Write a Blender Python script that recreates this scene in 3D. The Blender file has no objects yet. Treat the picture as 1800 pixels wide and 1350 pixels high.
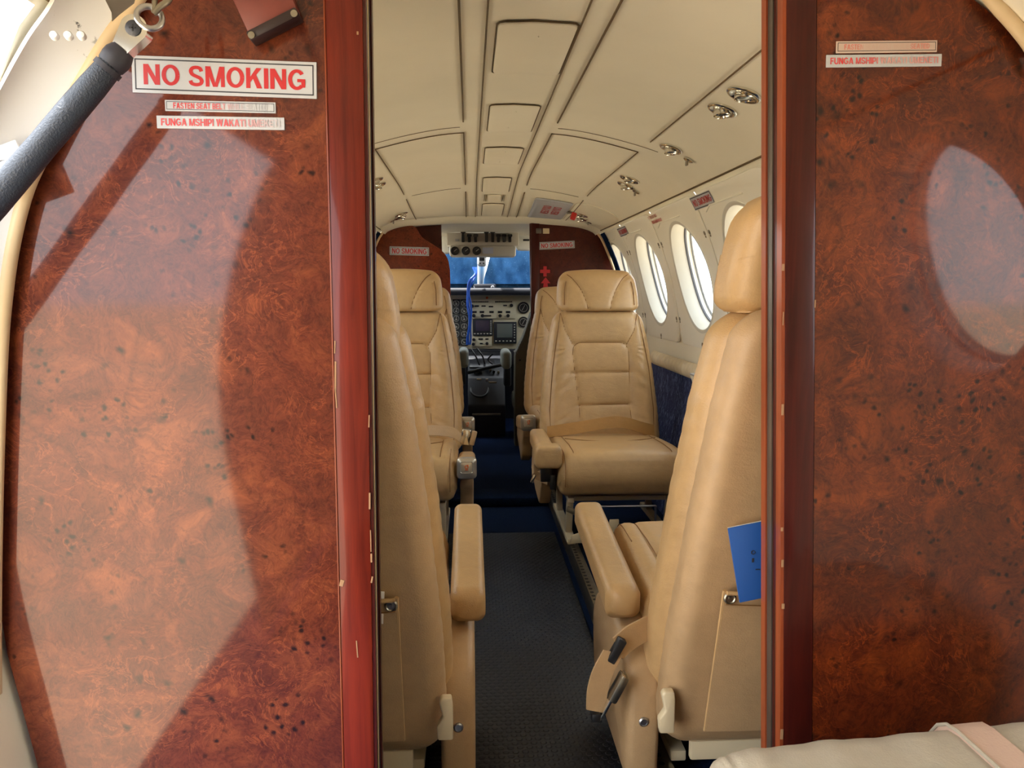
import bpy, bmesh, math, random
import numpy as np
from mathutils import Vector, Matrix, noise as mnoise
random.seed(7)
PI = math.pi
scn = bpy.context.scene
COL = scn.collection

# ---------------------------------------------------------------- camera
F = 1350.0                       # focal length in pixels of an 1800 px wide frame
CAMP = np.array([0, 0, .90])     # eye height above the aisle floor
XC = .116                        # cabin centre line
VPX, VPY, ROLL = 825., 512., .006
v = np.array([(VPX-900)/F, (675-VPY)/F, -1.]); v /= np.linalg.norm(v)
u0 = np.array([-math.sin(ROLL), math.cos(ROLL), 0]); u = u0-u0.dot(v)*v; u /= np.linalg.norm(u)
xx = np.cross(v, u)
M3 = np.array([xx, v, u])
cam = bpy.data.cameras.new('camera')
camo = bpy.data.objects.new('camera', cam); COL.objects.link(camo)
mw = Matrix([list(M3[0])+[CAMP[0]], list(M3[1])+[CAMP[1]], list(M3[2])+[CAMP[2]], [0, 0, 0, 1]])
camo.matrix_world = mw
cam.sensor_fit = 'HORIZONTAL'; cam.sensor_width = 36.; cam.lens = 36.*F/1800.
cam.clip_start = .02; cam.clip_end = 500
scn.camera = camo
def at(px, py, d):               # the point on the upright plane y = d seen at a pixel of the photograph
    w = M3 @ np.array([(px-900)/F, (675-py)/F, -1.])
    return CAMP+w*(d/w[1])
def at2(px, py, d):
    q = at(px, py, d); return (float(q[0]), float(q[2]))

# ---------------------------------------------------------------- light
SKY, SUN, EXPO = 4.5, 14.0, 0.58
world = bpy.data.worlds.new('sky'); scn.world = world; world.use_nodes = True
bg = world.node_tree.nodes['Background']
bg.inputs[0].default_value = (.93, .97, 1, 1); bg.inputs[1].default_value = SKY
sl = bpy.data.lights.new('sun', 'SUN'); sl.energy = SUN; sl.angle = .01; sl.color = (1, .96, .88)
so = bpy.data.objects.new('sun', sl); COL.objects.link(so); so.rotation_euler = (0, math.radians(-21), 0)
scn.view_settings.view_transform = 'Standard'; scn.view_settings.look = 'None'
scn.view_settings.exposure = EXPO; scn.view_settings.gamma = 1; scn.view_settings.use_curve_mapping = False
try:
    scn.cycles.max_bounces = 14; scn.cycles.diffuse_bounces = 9; scn.cycles.glossy_bounces = 5
    scn.cycles.transparent_max_bounces = 12; scn.cycles.use_denoising = True; scn.cycles.sample_clamp_indirect = 12
    scn.cycles.caustics_reflective = False; scn.cycles.caustics_refractive = False
except Exception: pass

# ---------------------------------------------------------------- materials
def lin(c):
    return tuple(((x/255)/12.92 if x/255 <= .04045 else ((x/255+.055)/1.055)**2.4) for x in c)+(1,)
MATS = {}
class NT:
    def __init__(s, name):
        s.m = bpy.data.materials.new(name); s.m.use_nodes = True; s.t = s.m.node_tree
        s.p = s.t.nodes['Principled BSDF']
    def n(s, typ, **kw):
        nd = s.t.nodes.new(typ)
        for k, val in kw.items():
            if k.startswith('i_'):
                key = k[2:]; key = int(key) if key.isdigit() else key.replace('_', ' ')
                nd.inputs[key].default_value = val
            else: setattr(nd, k, val)
        return nd
    def l(s, a, b): s.t.links.new(a, b)
    def ramp(s, fac, stops, interp='LINEAR'):
        r = s.n('ShaderNodeValToRGB'); r.color_ramp.interpolation = interp
        e = r.color_ramp.elements
        while len(e) < len(stops): e.new(.5)
        for el, (p, c) in zip(e, stops): el.position = p; el.color = c
        s.l(fac, r.inputs[0]); return r.outputs[0]
    def math(s, op, a, b=None, c=None):
        m = s.n('ShaderNodeMath', operation=op)
        for i, q in enumerate((a, b, c)):
            if q is None: continue
            if isinstance(q, (int, float)): m.inputs[i].default_value = q
            else: s.l(q, m.inputs[i])
        return m.outputs[0]
    def mix(s, fac, a, b, bt='MIX'):
        m = s.n('ShaderNodeMix', data_type='RGBA', blend_type=bt)
        for i, q in ((0, fac), (6, a), (7, b)):
            if isinstance(q, (int, float)): m.inputs[i].default_value = q
            elif isinstance(q, tuple): m.inputs[i].default_value = q
            else: s.l(q, m.inputs[i])
        return m.outputs[2]
    def coords(s, scale=(1, 1, 1), out='Object'):
        tc = s.n('ShaderNodeTexCoord'); mp = s.n('ShaderNodeMapping'); mp.inputs['Scale'].default_value = scale
        s.l(tc.outputs[out], mp.inputs[0]); return mp.outputs[0]
    def noise(s, vec, scale, detail=3, rough=.55, dist=0., out='Fac'):
        q = s.n('ShaderNodeTexNoise', i_Scale=scale, i_Detail=detail, i_Roughness=rough, i_Distortion=dist)
        s.l(vec, q.inputs['Vector']); return q.outputs[out]
    def voro(s, vec, scale, feature='F1', out='Distance'):
        q = s.n('ShaderNodeTexVoronoi', feature=feature, i_Scale=scale); s.l(vec, q.inputs['Vector']); return q.outputs[out]
    def bump(s, h, strength=.3, dist=.002):
        b = s.n('ShaderNodeBump', i_Strength=strength, i_Distance=dist); s.l(h, b.inputs['Height']); s.l(b.outputs[0], s.p.inputs['Normal'])
    def set(s, **kw):
        for k, val in kw.items():
            key = k.replace('_', ' '); inp = s.p.inputs[key]
            if hasattr(val, 'is_linked') or isinstance(val, bpy.types.NodeSocket): s.l(val, inp)
            else: inp.default_value = val
        return s
def simple(name, rgb, rough=.5, metal=0., var=.0, vs=20, bump=0., bs=200, coat=0., spec=.5):
    t = NT(name); c = lin(rgb); t.set(Base_Color=c, Roughness=rough, Metallic=metal, Coat_Weight=coat, Coat_Roughness=.08)
    t.p.inputs['Specular IOR Level'].default_value = spec
    vec = t.coords()
    if var:
        f = t.noise(vec, vs, 4); d = tuple(x*(1-var) for x in c[:3])+(1,); h = tuple(min(1, x*(1+var*.6)) for x in c[:3])+(1,)
        t.set(Base_Color=t.ramp(f, [(.3, d), (.7, h)]))
    if bump: t.bump(t.noise(vec, bs, 3), bump, .002)
    MATS[name] = t.m; return t.m
def leather(name, rgb, rough=.42):
    t = NT(name); vec = t.coords(); c = lin(rgb)
    f = t.noise(vec, 5, 4); g = t.noise(vec, 38, 4, .6)
    col = t.ramp(f, [(.3, tuple(x*.86 for x in c[:3])+(1,)), (.7, tuple(min(1, x*1.08) for x in c[:3])+(1,))])
    col = t.mix(.18, col, t.ramp(g, [(.35, tuple(x*.7 for x in c[:3])+(1,)), (.65, tuple(min(1, x*1.15) for x in c[:3])+(1,))]))
    t.set(Base_Color=col, Roughness=t.math('MULTIPLY_ADD', g, .2, rough-.1))
    grain = t.voro(vec, 420); wr = t.noise(t.coords((9, 9, 22)), 2.2, 4, .6, .8)
    h = t.math('MULTIPLY_ADD', wr, .8, t.math('MULTIPLY', grain, .16))
    t.bump(h, .35, .004); MATS[name] = t.m; return t.m
def burl(name, seed, dark, mid, hi, eye, coat=1., rough=.35):
    t = NT(name)
    tc = t.n('ShaderNodeTexCoord'); mp = t.n('ShaderNodeMapping'); mp.inputs['Location'].default_value = (seed, seed*.7, seed*.3)
    mp.inputs['Scale'].default_value = (1, .02, 1)
    t.l(tc.outputs['Object'], mp.inputs[0]); v0 = mp.outputs[0]
    def warp(vec, sc, amt, det=2):
        nz = t.n('ShaderNodeTexNoise', i_Scale=sc, i_Detail=det); t.l(vec, nz.inputs['Vector'])
        sub = t.n('ShaderNodeVectorMath', operation='SUBTRACT'); t.l(nz.outputs['Color'], sub.inputs[0]); sub.inputs[1].default_value = (.5, .5, .5)
        scl = t.n('ShaderNodeVectorMath', operation='SCALE'); t.l(sub.outputs[0], scl.inputs[0]); scl.inputs[3].default_value = amt
        ad = t.n('ShaderNodeVectorMath', operation='ADD'); t.l(vec, ad.inputs[0]); t.l(scl.outputs[0], ad.inputs[1]); return ad.outputs[0]
    w1 = warp(v0, 8, .07); w2 = warp(w1, 24, .026)
    vo = t.n('ShaderNodeTexVoronoi', feature='F1', i_Scale=15.); t.l(w1, vo.inputs['Vector']); d1 = vo.outputs['Distance']
    ed = t.voro(w1, 15., 'DISTANCE_TO_EDGE')
    cr = t.n('ShaderNodeSeparateColor'); t.l(vo.outputs['Color'], cr.inputs[0]); rnd = cr.outputs[0]
    body = t.noise(w2, 11, 6, .64, 1.4); big = t.noise(v0, 5, 3)
    f = t.math('ADD', t.math('MULTIPLY', body, .8), t.math('MULTIPLY', big, .2))
    col = t.ramp(f, [(.36, lin(dark)), (.52, lin(mid)), (.68, lin(hi))])
    # burr cells: warmer hearts, thin dark rims, only some cells
    act = t.ramp(rnd, [(.45, (0, 0, 0, 1)), (.6, (1, 1, 1, 1))])
    heart = t.math('MULTIPLY', t.ramp(d1, [(.10, (1, 1, 1, 1)), (.50, (0, 0, 0, 1))]), act)
    col = t.mix(t.math('MULTIPLY', heart, .55), col, lin(hi))
    rim = t.math('MULTIPLY', t.ramp(ed, [(.0, (0, 0, 0, 1)), (.05, (1, 1, 1, 1)), (.16, (0, 0, 0, 1))]), act)
    col = t.mix(t.math('MULTIPLY', rim, .55), col, lin(dark))
    # curling veins, pale and dark
    vn = t.noise(w2, 17, 5, .6, 2.2); va = t.math('ABSOLUTE', t.math('SUBTRACT', vn, .5))
    vm = t.math('MULTIPLY', t.ramp(va, [(.0, (1, 1, 1, 1)), (.022, (0, 0, 0, 1))]), t.ramp(t.noise(v0, 7.3, 2), [(.42, (0, 0, 0, 1)), (.58, (1, 1, 1, 1))]))
    col = t.mix(t.math('MULTIPLY', vm, .55), col, lin(tuple(min(255, q*1.22) for q in hi)))
    vb = t.math('ABSOLUTE', t.math('SUBTRACT', t.noise(w2, 12.7, 5, .6, 2.6), .5))
    col = t.mix(t.math('MULTIPLY', t.ramp(vb, [(.0, (1, 1, 1, 1)), (.03, (0, 0, 0, 1))]), .5), col, lin(dark))
    fine = t.noise(w2, 150, 5, .75, 1.)
    col = t.mix(.3, col, t.ramp(fine, [(.35, lin(dark)), (.65, lin(hi))]))
    # eyes: clusters of dark pips, thick in the burr hearts
    pip = t.voro(warp(v0, 60, .010), 74); clus = t.noise(v0, 12, 2)
    near = t.math('MAXIMUM', t.ramp(clus, [(.55, (0, 0, 0, 1)), (.62, (1, 1, 1, 1))]), t.math('MULTIPLY', t.ramp(d1, [(.20, (1, 1, 1, 1)), (.34, (0, 0, 0, 1))]), act))
    msk = t.math('MULTIPLY', t.ramp(pip, [(.14, (1, 1, 1, 1)), (.34, (0, 0, 0, 1))]), near)
    pip2 = t.voro(warp(v0, 40, .02), 30)
    msk2 = t.math('MULTIPLY', t.ramp(pip2, [(.06, (1, 1, 1, 1)), (.24, (0, 0, 0, 1))]), t.ramp(t.noise(v0, 9.3, 2), [(.52, (0, 0, 0, 1)), (.58, (1, 1, 1, 1))]))
    msk = t.math('MULTIPLY', t.math('MAXIMUM', msk, msk2), .9)
    col = t.mix(msk, col, lin(eye))
    t.set(Base_Color=col, Roughness=rough, Coat_Weight=coat, Coat_Roughness=.07, Coat_IOR=1.36); t.p.inputs['Specular IOR Level'].default_value = .1
    MATS[name] = t.m; return t.m
def grain(name, dark, mid, scale=(60, 60, 3), coat=.7):
    t = NT(name); vec = t.coords(scale)
    f = t.noise(vec, 1.4, 6, .65, .6); g = t.noise(t.coords((3, 3, 1.2)), 2.2, 3)
    col = t.ramp(t.math('ADD', t.math('MULTIPLY', f, .6), t.math('MULTIPLY', g, .4)), [(.35, lin(dark)), (.65, lin(mid))])
    t.set(Base_Color=col, Roughness=.4, Coat_Weight=coat*.6, Coat_Roughness=.1, Coat_IOR=1.38); t.p.inputs['Specular IOR Level'].default_value = .15; MATS[name] = t.m; return t.m

leather('tan_leather', (190, 155, 108)); leather('tan_leather_dull', (182, 150, 111), .5); leather('belt_gold', (178, 134, 76), .6); leather('pleat_leather', (222, 208, 180), .5)
leather('cream_leather', (178, 168, 150), .45)
simple('stitch', (128, 88, 44), .7)
burl('burl_left', 3.1, (58, 21, 18), (88, 37, 26), (128, 66, 38), (16, 9, 10))
burl('burl_right', 8.6, (48, 15, 12), (80, 29, 15), (128, 58, 22), (16, 8, 8))
burl('burl_front', 5.3, (84, 36, 26), (112, 48, 32), (138, 66, 40), (60, 26, 20), .5)
burl('burl_dark', 6.3, (58, 24, 22), (78, 32, 28), (92, 42, 32), (40, 18, 18), .4)
grain('mahogany_red', (76, 20, 12), (120, 40, 24)); grain('mahogany_dark', (46, 12, 10), (76, 22, 16))
grain('mahogany_orange', (112, 46, 24), (150, 74, 42))
simple('chip', (158, 120, 88), .8)
simple('headliner', (237, 231, 212), .62, var=.05, vs=3, bump=.08, bs=600)
simple('seam_shade', (96, 78, 50), .8)  # dark brown strips: shade inside the lining gaps put into the colour
simple('panel_plastic', (238, 235, 222), .45, var=.03, vs=2)
simple('white_bezel', (206, 204, 194), .4)
simple('window_seal', (92, 94, 102), .4); simple('seal_dark', (48, 50, 58), .45)
simple('chrome', (225, 222, 212), .16, 1.); simple('steel', (180, 180, 182), .3, 1.)
simple('brushed', (150, 144, 130), .35, 1., var=.15, vs=40)
simple('ash_metal', (200, 194, 180), .36, .7, var=.2, vs=60); simple('ash_cap', (196, 190, 178), .3, .75)
simple('dial_grey', (58, 58, 56), .35)
simple('grey_strip', (112, 104, 96), .35, .7, var=.3, vs=9)
simple('black_plastic', (24, 24, 27), .45); simple('black_seal', (38, 24, 26), .4)
simple('sign_white', (180, 184, 192), .35); simple('sign_pinkish', (198, 176, 166), .4)
simple('sign_red', (180, 30, 36), .45); simple('sign_dark', (44, 44, 54), .5)
simple('sign_red_faint', (196, 130, 116), .5)
simple('grey_leatherette', (38, 46, 60), .42, var=.1, vs=30, bump=.5, bs=420)
simple('beige_welt', (214, 190, 152), .4, var=.08, vs=14)
t = NT('white_paint'); vec = t.coords(); f = t.noise(vec, 14, 6, .7); f2 = t.noise(vec, 3, 2)
chipm = t.math('MULTIPLY', t.ramp(f, [(.60, (0, 0, 0, 1)), (.63, (1, 1, 1, 1))]), t.ramp(f2, [(.52, (0, 0, 0, 1)), (.6, (1, 1, 1, 1))]))
t.set(Base_Color=t.mix(chipm, lin((226, 228, 230)), lin((96, 98, 100))), Roughness=.4); MATS['white_paint'] = t.m
simple('block_red', (112, 52, 46), .42, var=.15, vs=30)
simple('cream_plastic', (206, 190, 158), .4); simple('pink_strap', (196, 166, 148), .6, bump=.3, bs=300)
simple('carpet_navy', (16, 34, 66), .95, var=.4, vs=160, bump=.8, bs=500, spec=.1)
t = NT('carpet_fleck'); vec = t.coords((60, 60, 14)); f = t.noise(vec, 1.6, 4, .7, 1.5); g = t.noise(t.coords(), 9, 3)
t.set(Base_Color=t.mix(t.math('MULTIPLY', t.ramp(f, [(.53, (0, 0, 0, 1)), (.60, (1, 1, 1, 1))]), t.math('MULTIPLY_ADD', g, 1.2, .1)), lin((14, 30, 78)), lin((112, 132, 178))), Roughness=.95)
t.bump(f, .4, .004); MATS['carpet_fleck'] = t.m
# studded rubber
t = NT('rubber'); tc = t.n('ShaderNodeTexCoord'); sp = t.n('ShaderNodeSeparateXYZ'); t.l(tc.outputs['Object'], sp.inputs[0])
P = .019
row = t.math('FLOOR', t.math('DIVIDE', sp.outputs[1], P*.75)); odd = t.math('MULTIPLY', t.math('MODULO', row, 2.), .5)
fx = t.math('SUBTRACT', t.math('FRACT', t.math('ADD', t.math('DIVIDE', sp.outputs[0], P), odd)), .5)
fy = t.math('SUBTRACT', t.math('FRACT', t.math('DIVIDE', sp.outputs[1], P*.75)), .5)
fy = t.math('MULTIPLY', fy, .75)
r2 = t.math('SQRT', t.math('ADD', t.math('MULTIPLY', fx, fx), t.math('MULTIPLY', fy, fy)))
stud = t.ramp(r2, [(.26, (1, 1, 1, 1)), (.36, (0, 0, 0, 1))])
nz = t.noise(t.coords(), 6, 4)
t.set(Base_Color=t.ramp(nz, [(.3, lin((15, 20, 30))), (.7, lin((24, 31, 43)))]), Roughness=.5); t.bump(stud, .9, .0022); MATS['rubber'] = t.m
# glass
def glass(name, tint=(1, 1, 1, 1), k=1.):
    t = NT(name); nt = t.t; tr = t.n('ShaderNodeBsdfTransparent'); tr.inputs[0].default_value = tint
    gl = t.n('ShaderNodeBsdfGlossy', i_Roughness=.02); mx = t.n('ShaderNodeMixShader')
    ge = t.n('ShaderNodeNewGeometry'); dt = t.n('ShaderNodeVectorMath', operation='DOT_PRODUCT'); t.l(ge.outputs['Normal'], dt.inputs[0]); t.l(ge.outputs['Incoming'], dt.inputs[1])
    sch = t.math('MULTIPLY_ADD', t.math('POWER', t.math('SUBTRACT', 1., t.math('ABSOLUTE', dt.outputs['Value'])), 5.), .96, .04)
    t.l(sch, mx.inputs[0]); t.l(tr.outputs[0], mx.inputs[1]); t.l(gl.outputs[0], mx.inputs[2])
    t.l(mx.outputs[0], nt.nodes['Material Output'].inputs[0]); MATS[name] = t.m
glass('acrylic', (.95, .97, .97, 1))
# cockpit
simple('panel_cream', (222, 214, 188), .5, var=.08, vs=12); simple('panel_grey', (200, 196, 186), .5); simple('cockpit_grey', (224, 228, 228), .55)
simple('glare_black', (26, 28, 38), .6); simple('gauge_face', (30, 30, 34), .3); simple('gauge_white', (200, 198, 188), .5)
simple('screen_violet', (70, 62, 80), .2); simple('screen_grey', (104, 112, 110), .2)
simple('olive', (84, 80, 66), .6, bump=.2); simple('sage_grey', (132, 138, 132), .55)
simple('pedestal_dark', (30, 32, 40), .5); simple('amber', (214, 92, 30), .3); simple('paper_blue', (186, 194, 214), .6)
simple('cord_blue', (26, 84, 190), .5); simple('booklet_blue', (38, 88, 164), .5); simple('page_white', (236, 232, 226), .6)
simple('handle_red', (190, 40, 34), .4)
simple('lamp_lens', (120, 124, 112), .12, coat=1.)
t = NT('shade_blue'); vec = t.coords((5, 5, 1.4)); f = t.noise(vec, 3, 4); sp2 = t.noise(t.coords(), 150, 2)
col = t.ramp(f, [(.3, lin((52, 98, 140))), (.7, lin((92, 144, 188)))])
col = t.mix(t.ramp(sp2, [(.66, (0, 0, 0, 1)), (.74, (1, 1, 1, 1))]), col, lin((170, 204, 226)))
t.set(Base_Color=col, Roughness=.45); 
tl = t.n('ShaderNodeBsdfTranslucent'); t.l(col, tl.inputs[0]); mx = t.n('ShaderNodeMixShader'); mx.inputs[0].default_value = .35
t.l(t.p.outputs[0], mx.inputs[1]); t.l(tl.outputs[0], mx.inputs[2]); t.l(mx.outputs[0], t.t.nodes['Material Output'].inputs[0]); MATS['shade_blue'] = t.m
t = NT('tarmac'); f = t.noise(t.coords(), .25, 5); f2 = t.noise(t.coords(), 3, 4)
t.set(Base_Color=t.mix(.3, t.ramp(f, [(.35, lin((186, 168, 144))), (.65, lin((210, 193, 168)))]), t.ramp(f2, [(.3, lin((160, 140, 116))), (.7, lin((216, 196, 166)))])), Roughness=.9); MATS['tarmac'] = t.m

# ---------------------------------------------------------------- mesh helpers
class MB:
    def __init__(s): s.v = []; s.f = []; s.mi = []
    def add(s, vs, fs, mi=0):
        o = len(s.v); s.v += [tuple(map(float, q)) for q in vs]; s.f += [tuple(i+o for i in f) for f in fs]; s.mi += [mi]*len(fs); return s
    def grid(s, rows, closed=False, mi=0, cap=False):
        n = len(rows[0]); vs = [q for r in rows for q in r]; fs = []
        for j in range(len(rows)-1):
            for i in range(n if closed else n-1):
                k = (i+1) % n; fs.append((j*n+i, j*n+k, (j+1)*n+k, (j+1)*n+i))
        if cap:
            for r0, rev in ((0, True), (len(rows)-1, False)):
                c = np.mean(np.array(rows[r0]), axis=0); vs.append(tuple(c)); ci = len(vs)-1
                for i in range(n):
                    a, b = r0*n+i, r0*n+(i+1) % n; fs.append((ci, b, a) if rev else (ci, a, b))
        return s.add(vs, fs, mi)
    def tube(s, path, r, seg=8, cap=True, mi=0):
        P = [Vector(p) for p in path]; n = len(P); rows = []; prev = None
        for i in range(n):
            d = (P[min(i+1, n-1)]-P[max(i-1, 0)]).normalized()
            if prev is None:
                a = d.orthogonal().normalized()
            else:
                a = (prev-d*prev.dot(d)).normalized()
            prev = a; b = d.cross(a); rr = r[i] if hasattr(r, '__len__') else r
            rows.append([tuple(P[i]+rr*(math.cos(q)*a+math.sin(q)*b)) for q in [2*PI*k/seg for k in range(seg)]])
        return s.grid(rows, True, mi, cap)
    def ring(s, c, ax, R, r, seg=32, ss=8, mi=0, arc=1.):
        ax = Vector(ax).normalized(); a = ax.orthogonal().normalized(); b = ax.cross(a); c = Vector(c)
        n = int(seg*arc)+1
        return s.tube([tuple(c+R*(math.cos(q)*a+math.sin(q)*b)) for q in [2*PI*arc*k/(n-1) for k in range(n)]], r, ss, arc < 1, mi)
    def lathe(s, c, ax, prof, seg=28, mi=0, cap=False):      # prof: (radius, height along ax)
        ax = Vector(ax).normalized(); a = ax.orthogonal().normalized(); b = ax.cross(a); c = Vector(c)
        rows = [[tuple(c+ax*h+r*(math.cos(q)*a+math.sin(q)*b)) for q in [2*PI*k/seg for k in range(seg)]] for r, h in prof]
        return s.grid(rows, True, mi, cap)
    def disc(s, c, ax, r, seg=24, mi=0, h=.0005):
        return s.lathe(c, ax, [(r, 0), (r, h), (1e-5, h)], seg, mi)
    def box(s, c, size, bev=.0, seg=2, rot=None, mi=0):
        bm = bmesh.new(); bmesh.ops.create_cube(bm, size=1)
        bmesh.ops.scale(bm, vec=size, verts=bm.verts)
        if bev > 0: bmesh.ops.bevel(bm, geom=list(bm.edges), offset=min(bev, min(size)*.49), segments=seg, profile=.5, affect='EDGES')
        m = Matrix.Translation(c) @ (rot.to_4x4() if rot else Matrix.Identity(4))
        bm.verts.ensure_lookup_table(); vs = [tuple(m @ q.co) for q in bm.verts]
        fs = [tuple(q.index for q in f.verts) for f in bm.faces]; bm.free(); return s.add(vs, fs, mi)
    def prism(s, poly, a0, a1, axis='y', bev=0., mi=0):         # 2D polygon extruded along an axis
        bm = bmesh.new()
        def pt(p, h):
            return {'y': (p[0], h, p[1]), 'x': (h, p[0], p[1]), 'z': (p[0], p[1], h)}[axis]
        bot = [bm.verts.new(pt(p, a0)) for p in poly]; top = [bm.verts.new(pt(p, a1)) for p in poly]; n = len(poly)
        bm.faces.new(bot); bm.faces.new(top[::-1])
        for i in range(n): bm.faces.new((bot[i], top[i], top[(i+1) % n], bot[(i+1) % n]))
        bmesh.ops.recalc_face_normals(bm, faces=bm.faces)
        if bev: bmesh.ops.bevel(bm, geom=list(bm.edges), offset=bev, segments=2, profile=.5, affect='EDGES')
        bmesh.ops.recalc_face_normals(bm, faces=bm.faces)
        bm.verts.ensure_lookup_table(); bm.verts.index_update()
        vs = [tuple(q.co) for q in bm.verts]; fs = [tuple(q.index for q in f.verts) for f in bm.faces]; bm.free(); return s.add(vs, fs, mi)
    def data(s, name, mats, recalc=True, smooth=40):
        me = bpy.data.meshes.new(name); me.from_pydata(s.v, [], s.f)
        for m in (mats if isinstance(mats, (list, tuple)) else [mats]): me.materials.append(MATS[m])
        me.polygons.foreach_set('material_index', s.mi)
        if recalc:
            bm = bmesh.new(); bm.from_mesh(me); bmesh.ops.remove_doubles(bm, verts=bm.verts, dist=1e-6)
            bmesh.ops.recalc_face_normals(bm, faces=bm.faces); bm.to_mesh(me); bm.free()
        me.shade_smooth()
        if smooth: me.set_sharp_from_angle(angle=math.radians(smooth))
        me.update(); return me
    def build(s, name, mats, parent=None, **kw):
        return inst(name, s.data(name, mats, **kw), parent)
def inst(name, me, parent=None):
    o = bpy.data.objects.new(name, me); COL.objects.link(o)
    if parent:
        o.parent = parent
        if parent.get('_world'): o.matrix_parent_inverse = parent.matrix_basis.inverted()
    return o
def tag(o, label=None, cat=None, group=None, kind=None):
    if label: o['label'] = label
    if cat: o['category'] = cat
    if group: o['group'] = group
    if kind: o['kind'] = kind
    return o
def thing(name, label, cat, loc=(0, 0, 0), group=None, rz=0., kind=None, world=False):
    # world=True: parts are given in world coordinates although the Empty stands at the thing's base
    o = bpy.data.objects.new(name, None); COL.objects.link(o); o.empty_display_size = .05
    o.location = loc; o.rotation_euler = (0, 0, rz); tag(o, label, cat, group, kind)
    if world: o['_world'] = 1; o.matrix_basis = Matrix.Translation(loc)
    return o
def struct(name, mb, m, label=None, **kw):
    o = mb.build(name, m, None, **kw); o['kind'] = 'structure'
    if label: o['label'] = label
    return o
def smoothline(pts, n=40, closed=False):              # Catmull-Rom through points
    P = [np.array(p, float) for p in pts]; out = []
    k = len(P); segs = k if closed else k-1
    for i in range(segs):
        p0 = P[(i-1) % k] if closed or i > 0 else 2*P[0]-P[1]
        p1 = P[i]; p2 = P[(i+1) % k]; p3 = P[(i+2) % k] if closed or i+2 < k else 2*P[-1]-P[-2]
        m = max(2, n//segs)
        for j in range(m):
            t_ = j/m
            out.append(.5*((2*p1)+(-p0+p2)*t_+(2*p0-5*p1+4*p2-p3)*t_**2+(-p0+3*p1-3*p2+p3)*t_**3))
    if not closed: out.append(P[-1])
    return [tuple(map(float, q)) for q in out]
def rrect(w, d, r, M=96):                             # M points, evenly spaced round a rounded rectangle of half sizes w, d
    r = min(r, w*.98, d*.98); lx, ly = 2*(w-r), 2*(d-r); q = PI*r/2; L = 2*lx+2*ly+4*q; out = []
    for k in range(M):
        s_ = L*k/M
        for (kind, ln, a) in (('s', lx, 0), ('c', q, 0), ('s', ly, 1), ('c', q, 1), ('s', lx, 2), ('c', q, 2), ('s', ly, 3), ('c', q, 3)):
            if s_ <= ln: break
            s_ -= ln
        if kind == 's':
            out.append([(-(w-r)+s_, -d), (w, -(d-r)+s_), ((w-r)-s_, d), (-w, (d-r)-s_)][a])
        else:
            th = -PI/2+a*PI/2+s_/r; c = [(w-r, -(d-r)), (w-r, d-r), (-(w-r), d-r), (-(w-r), -(d-r))][a]
            out.append((c[0]+r*math.cos(th), c[1]+r*math.sin(th)))
    return out
def _arc(cx, cy, rx, ry, a0, a1, n=22):
    return [(cx+rx*math.cos(math.radians(a0+(a1-a0)*k/n)), cy+ry*math.sin(math.radians(a0+(a1-a0)*k/n))) for k in range(n+1)]
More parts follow.
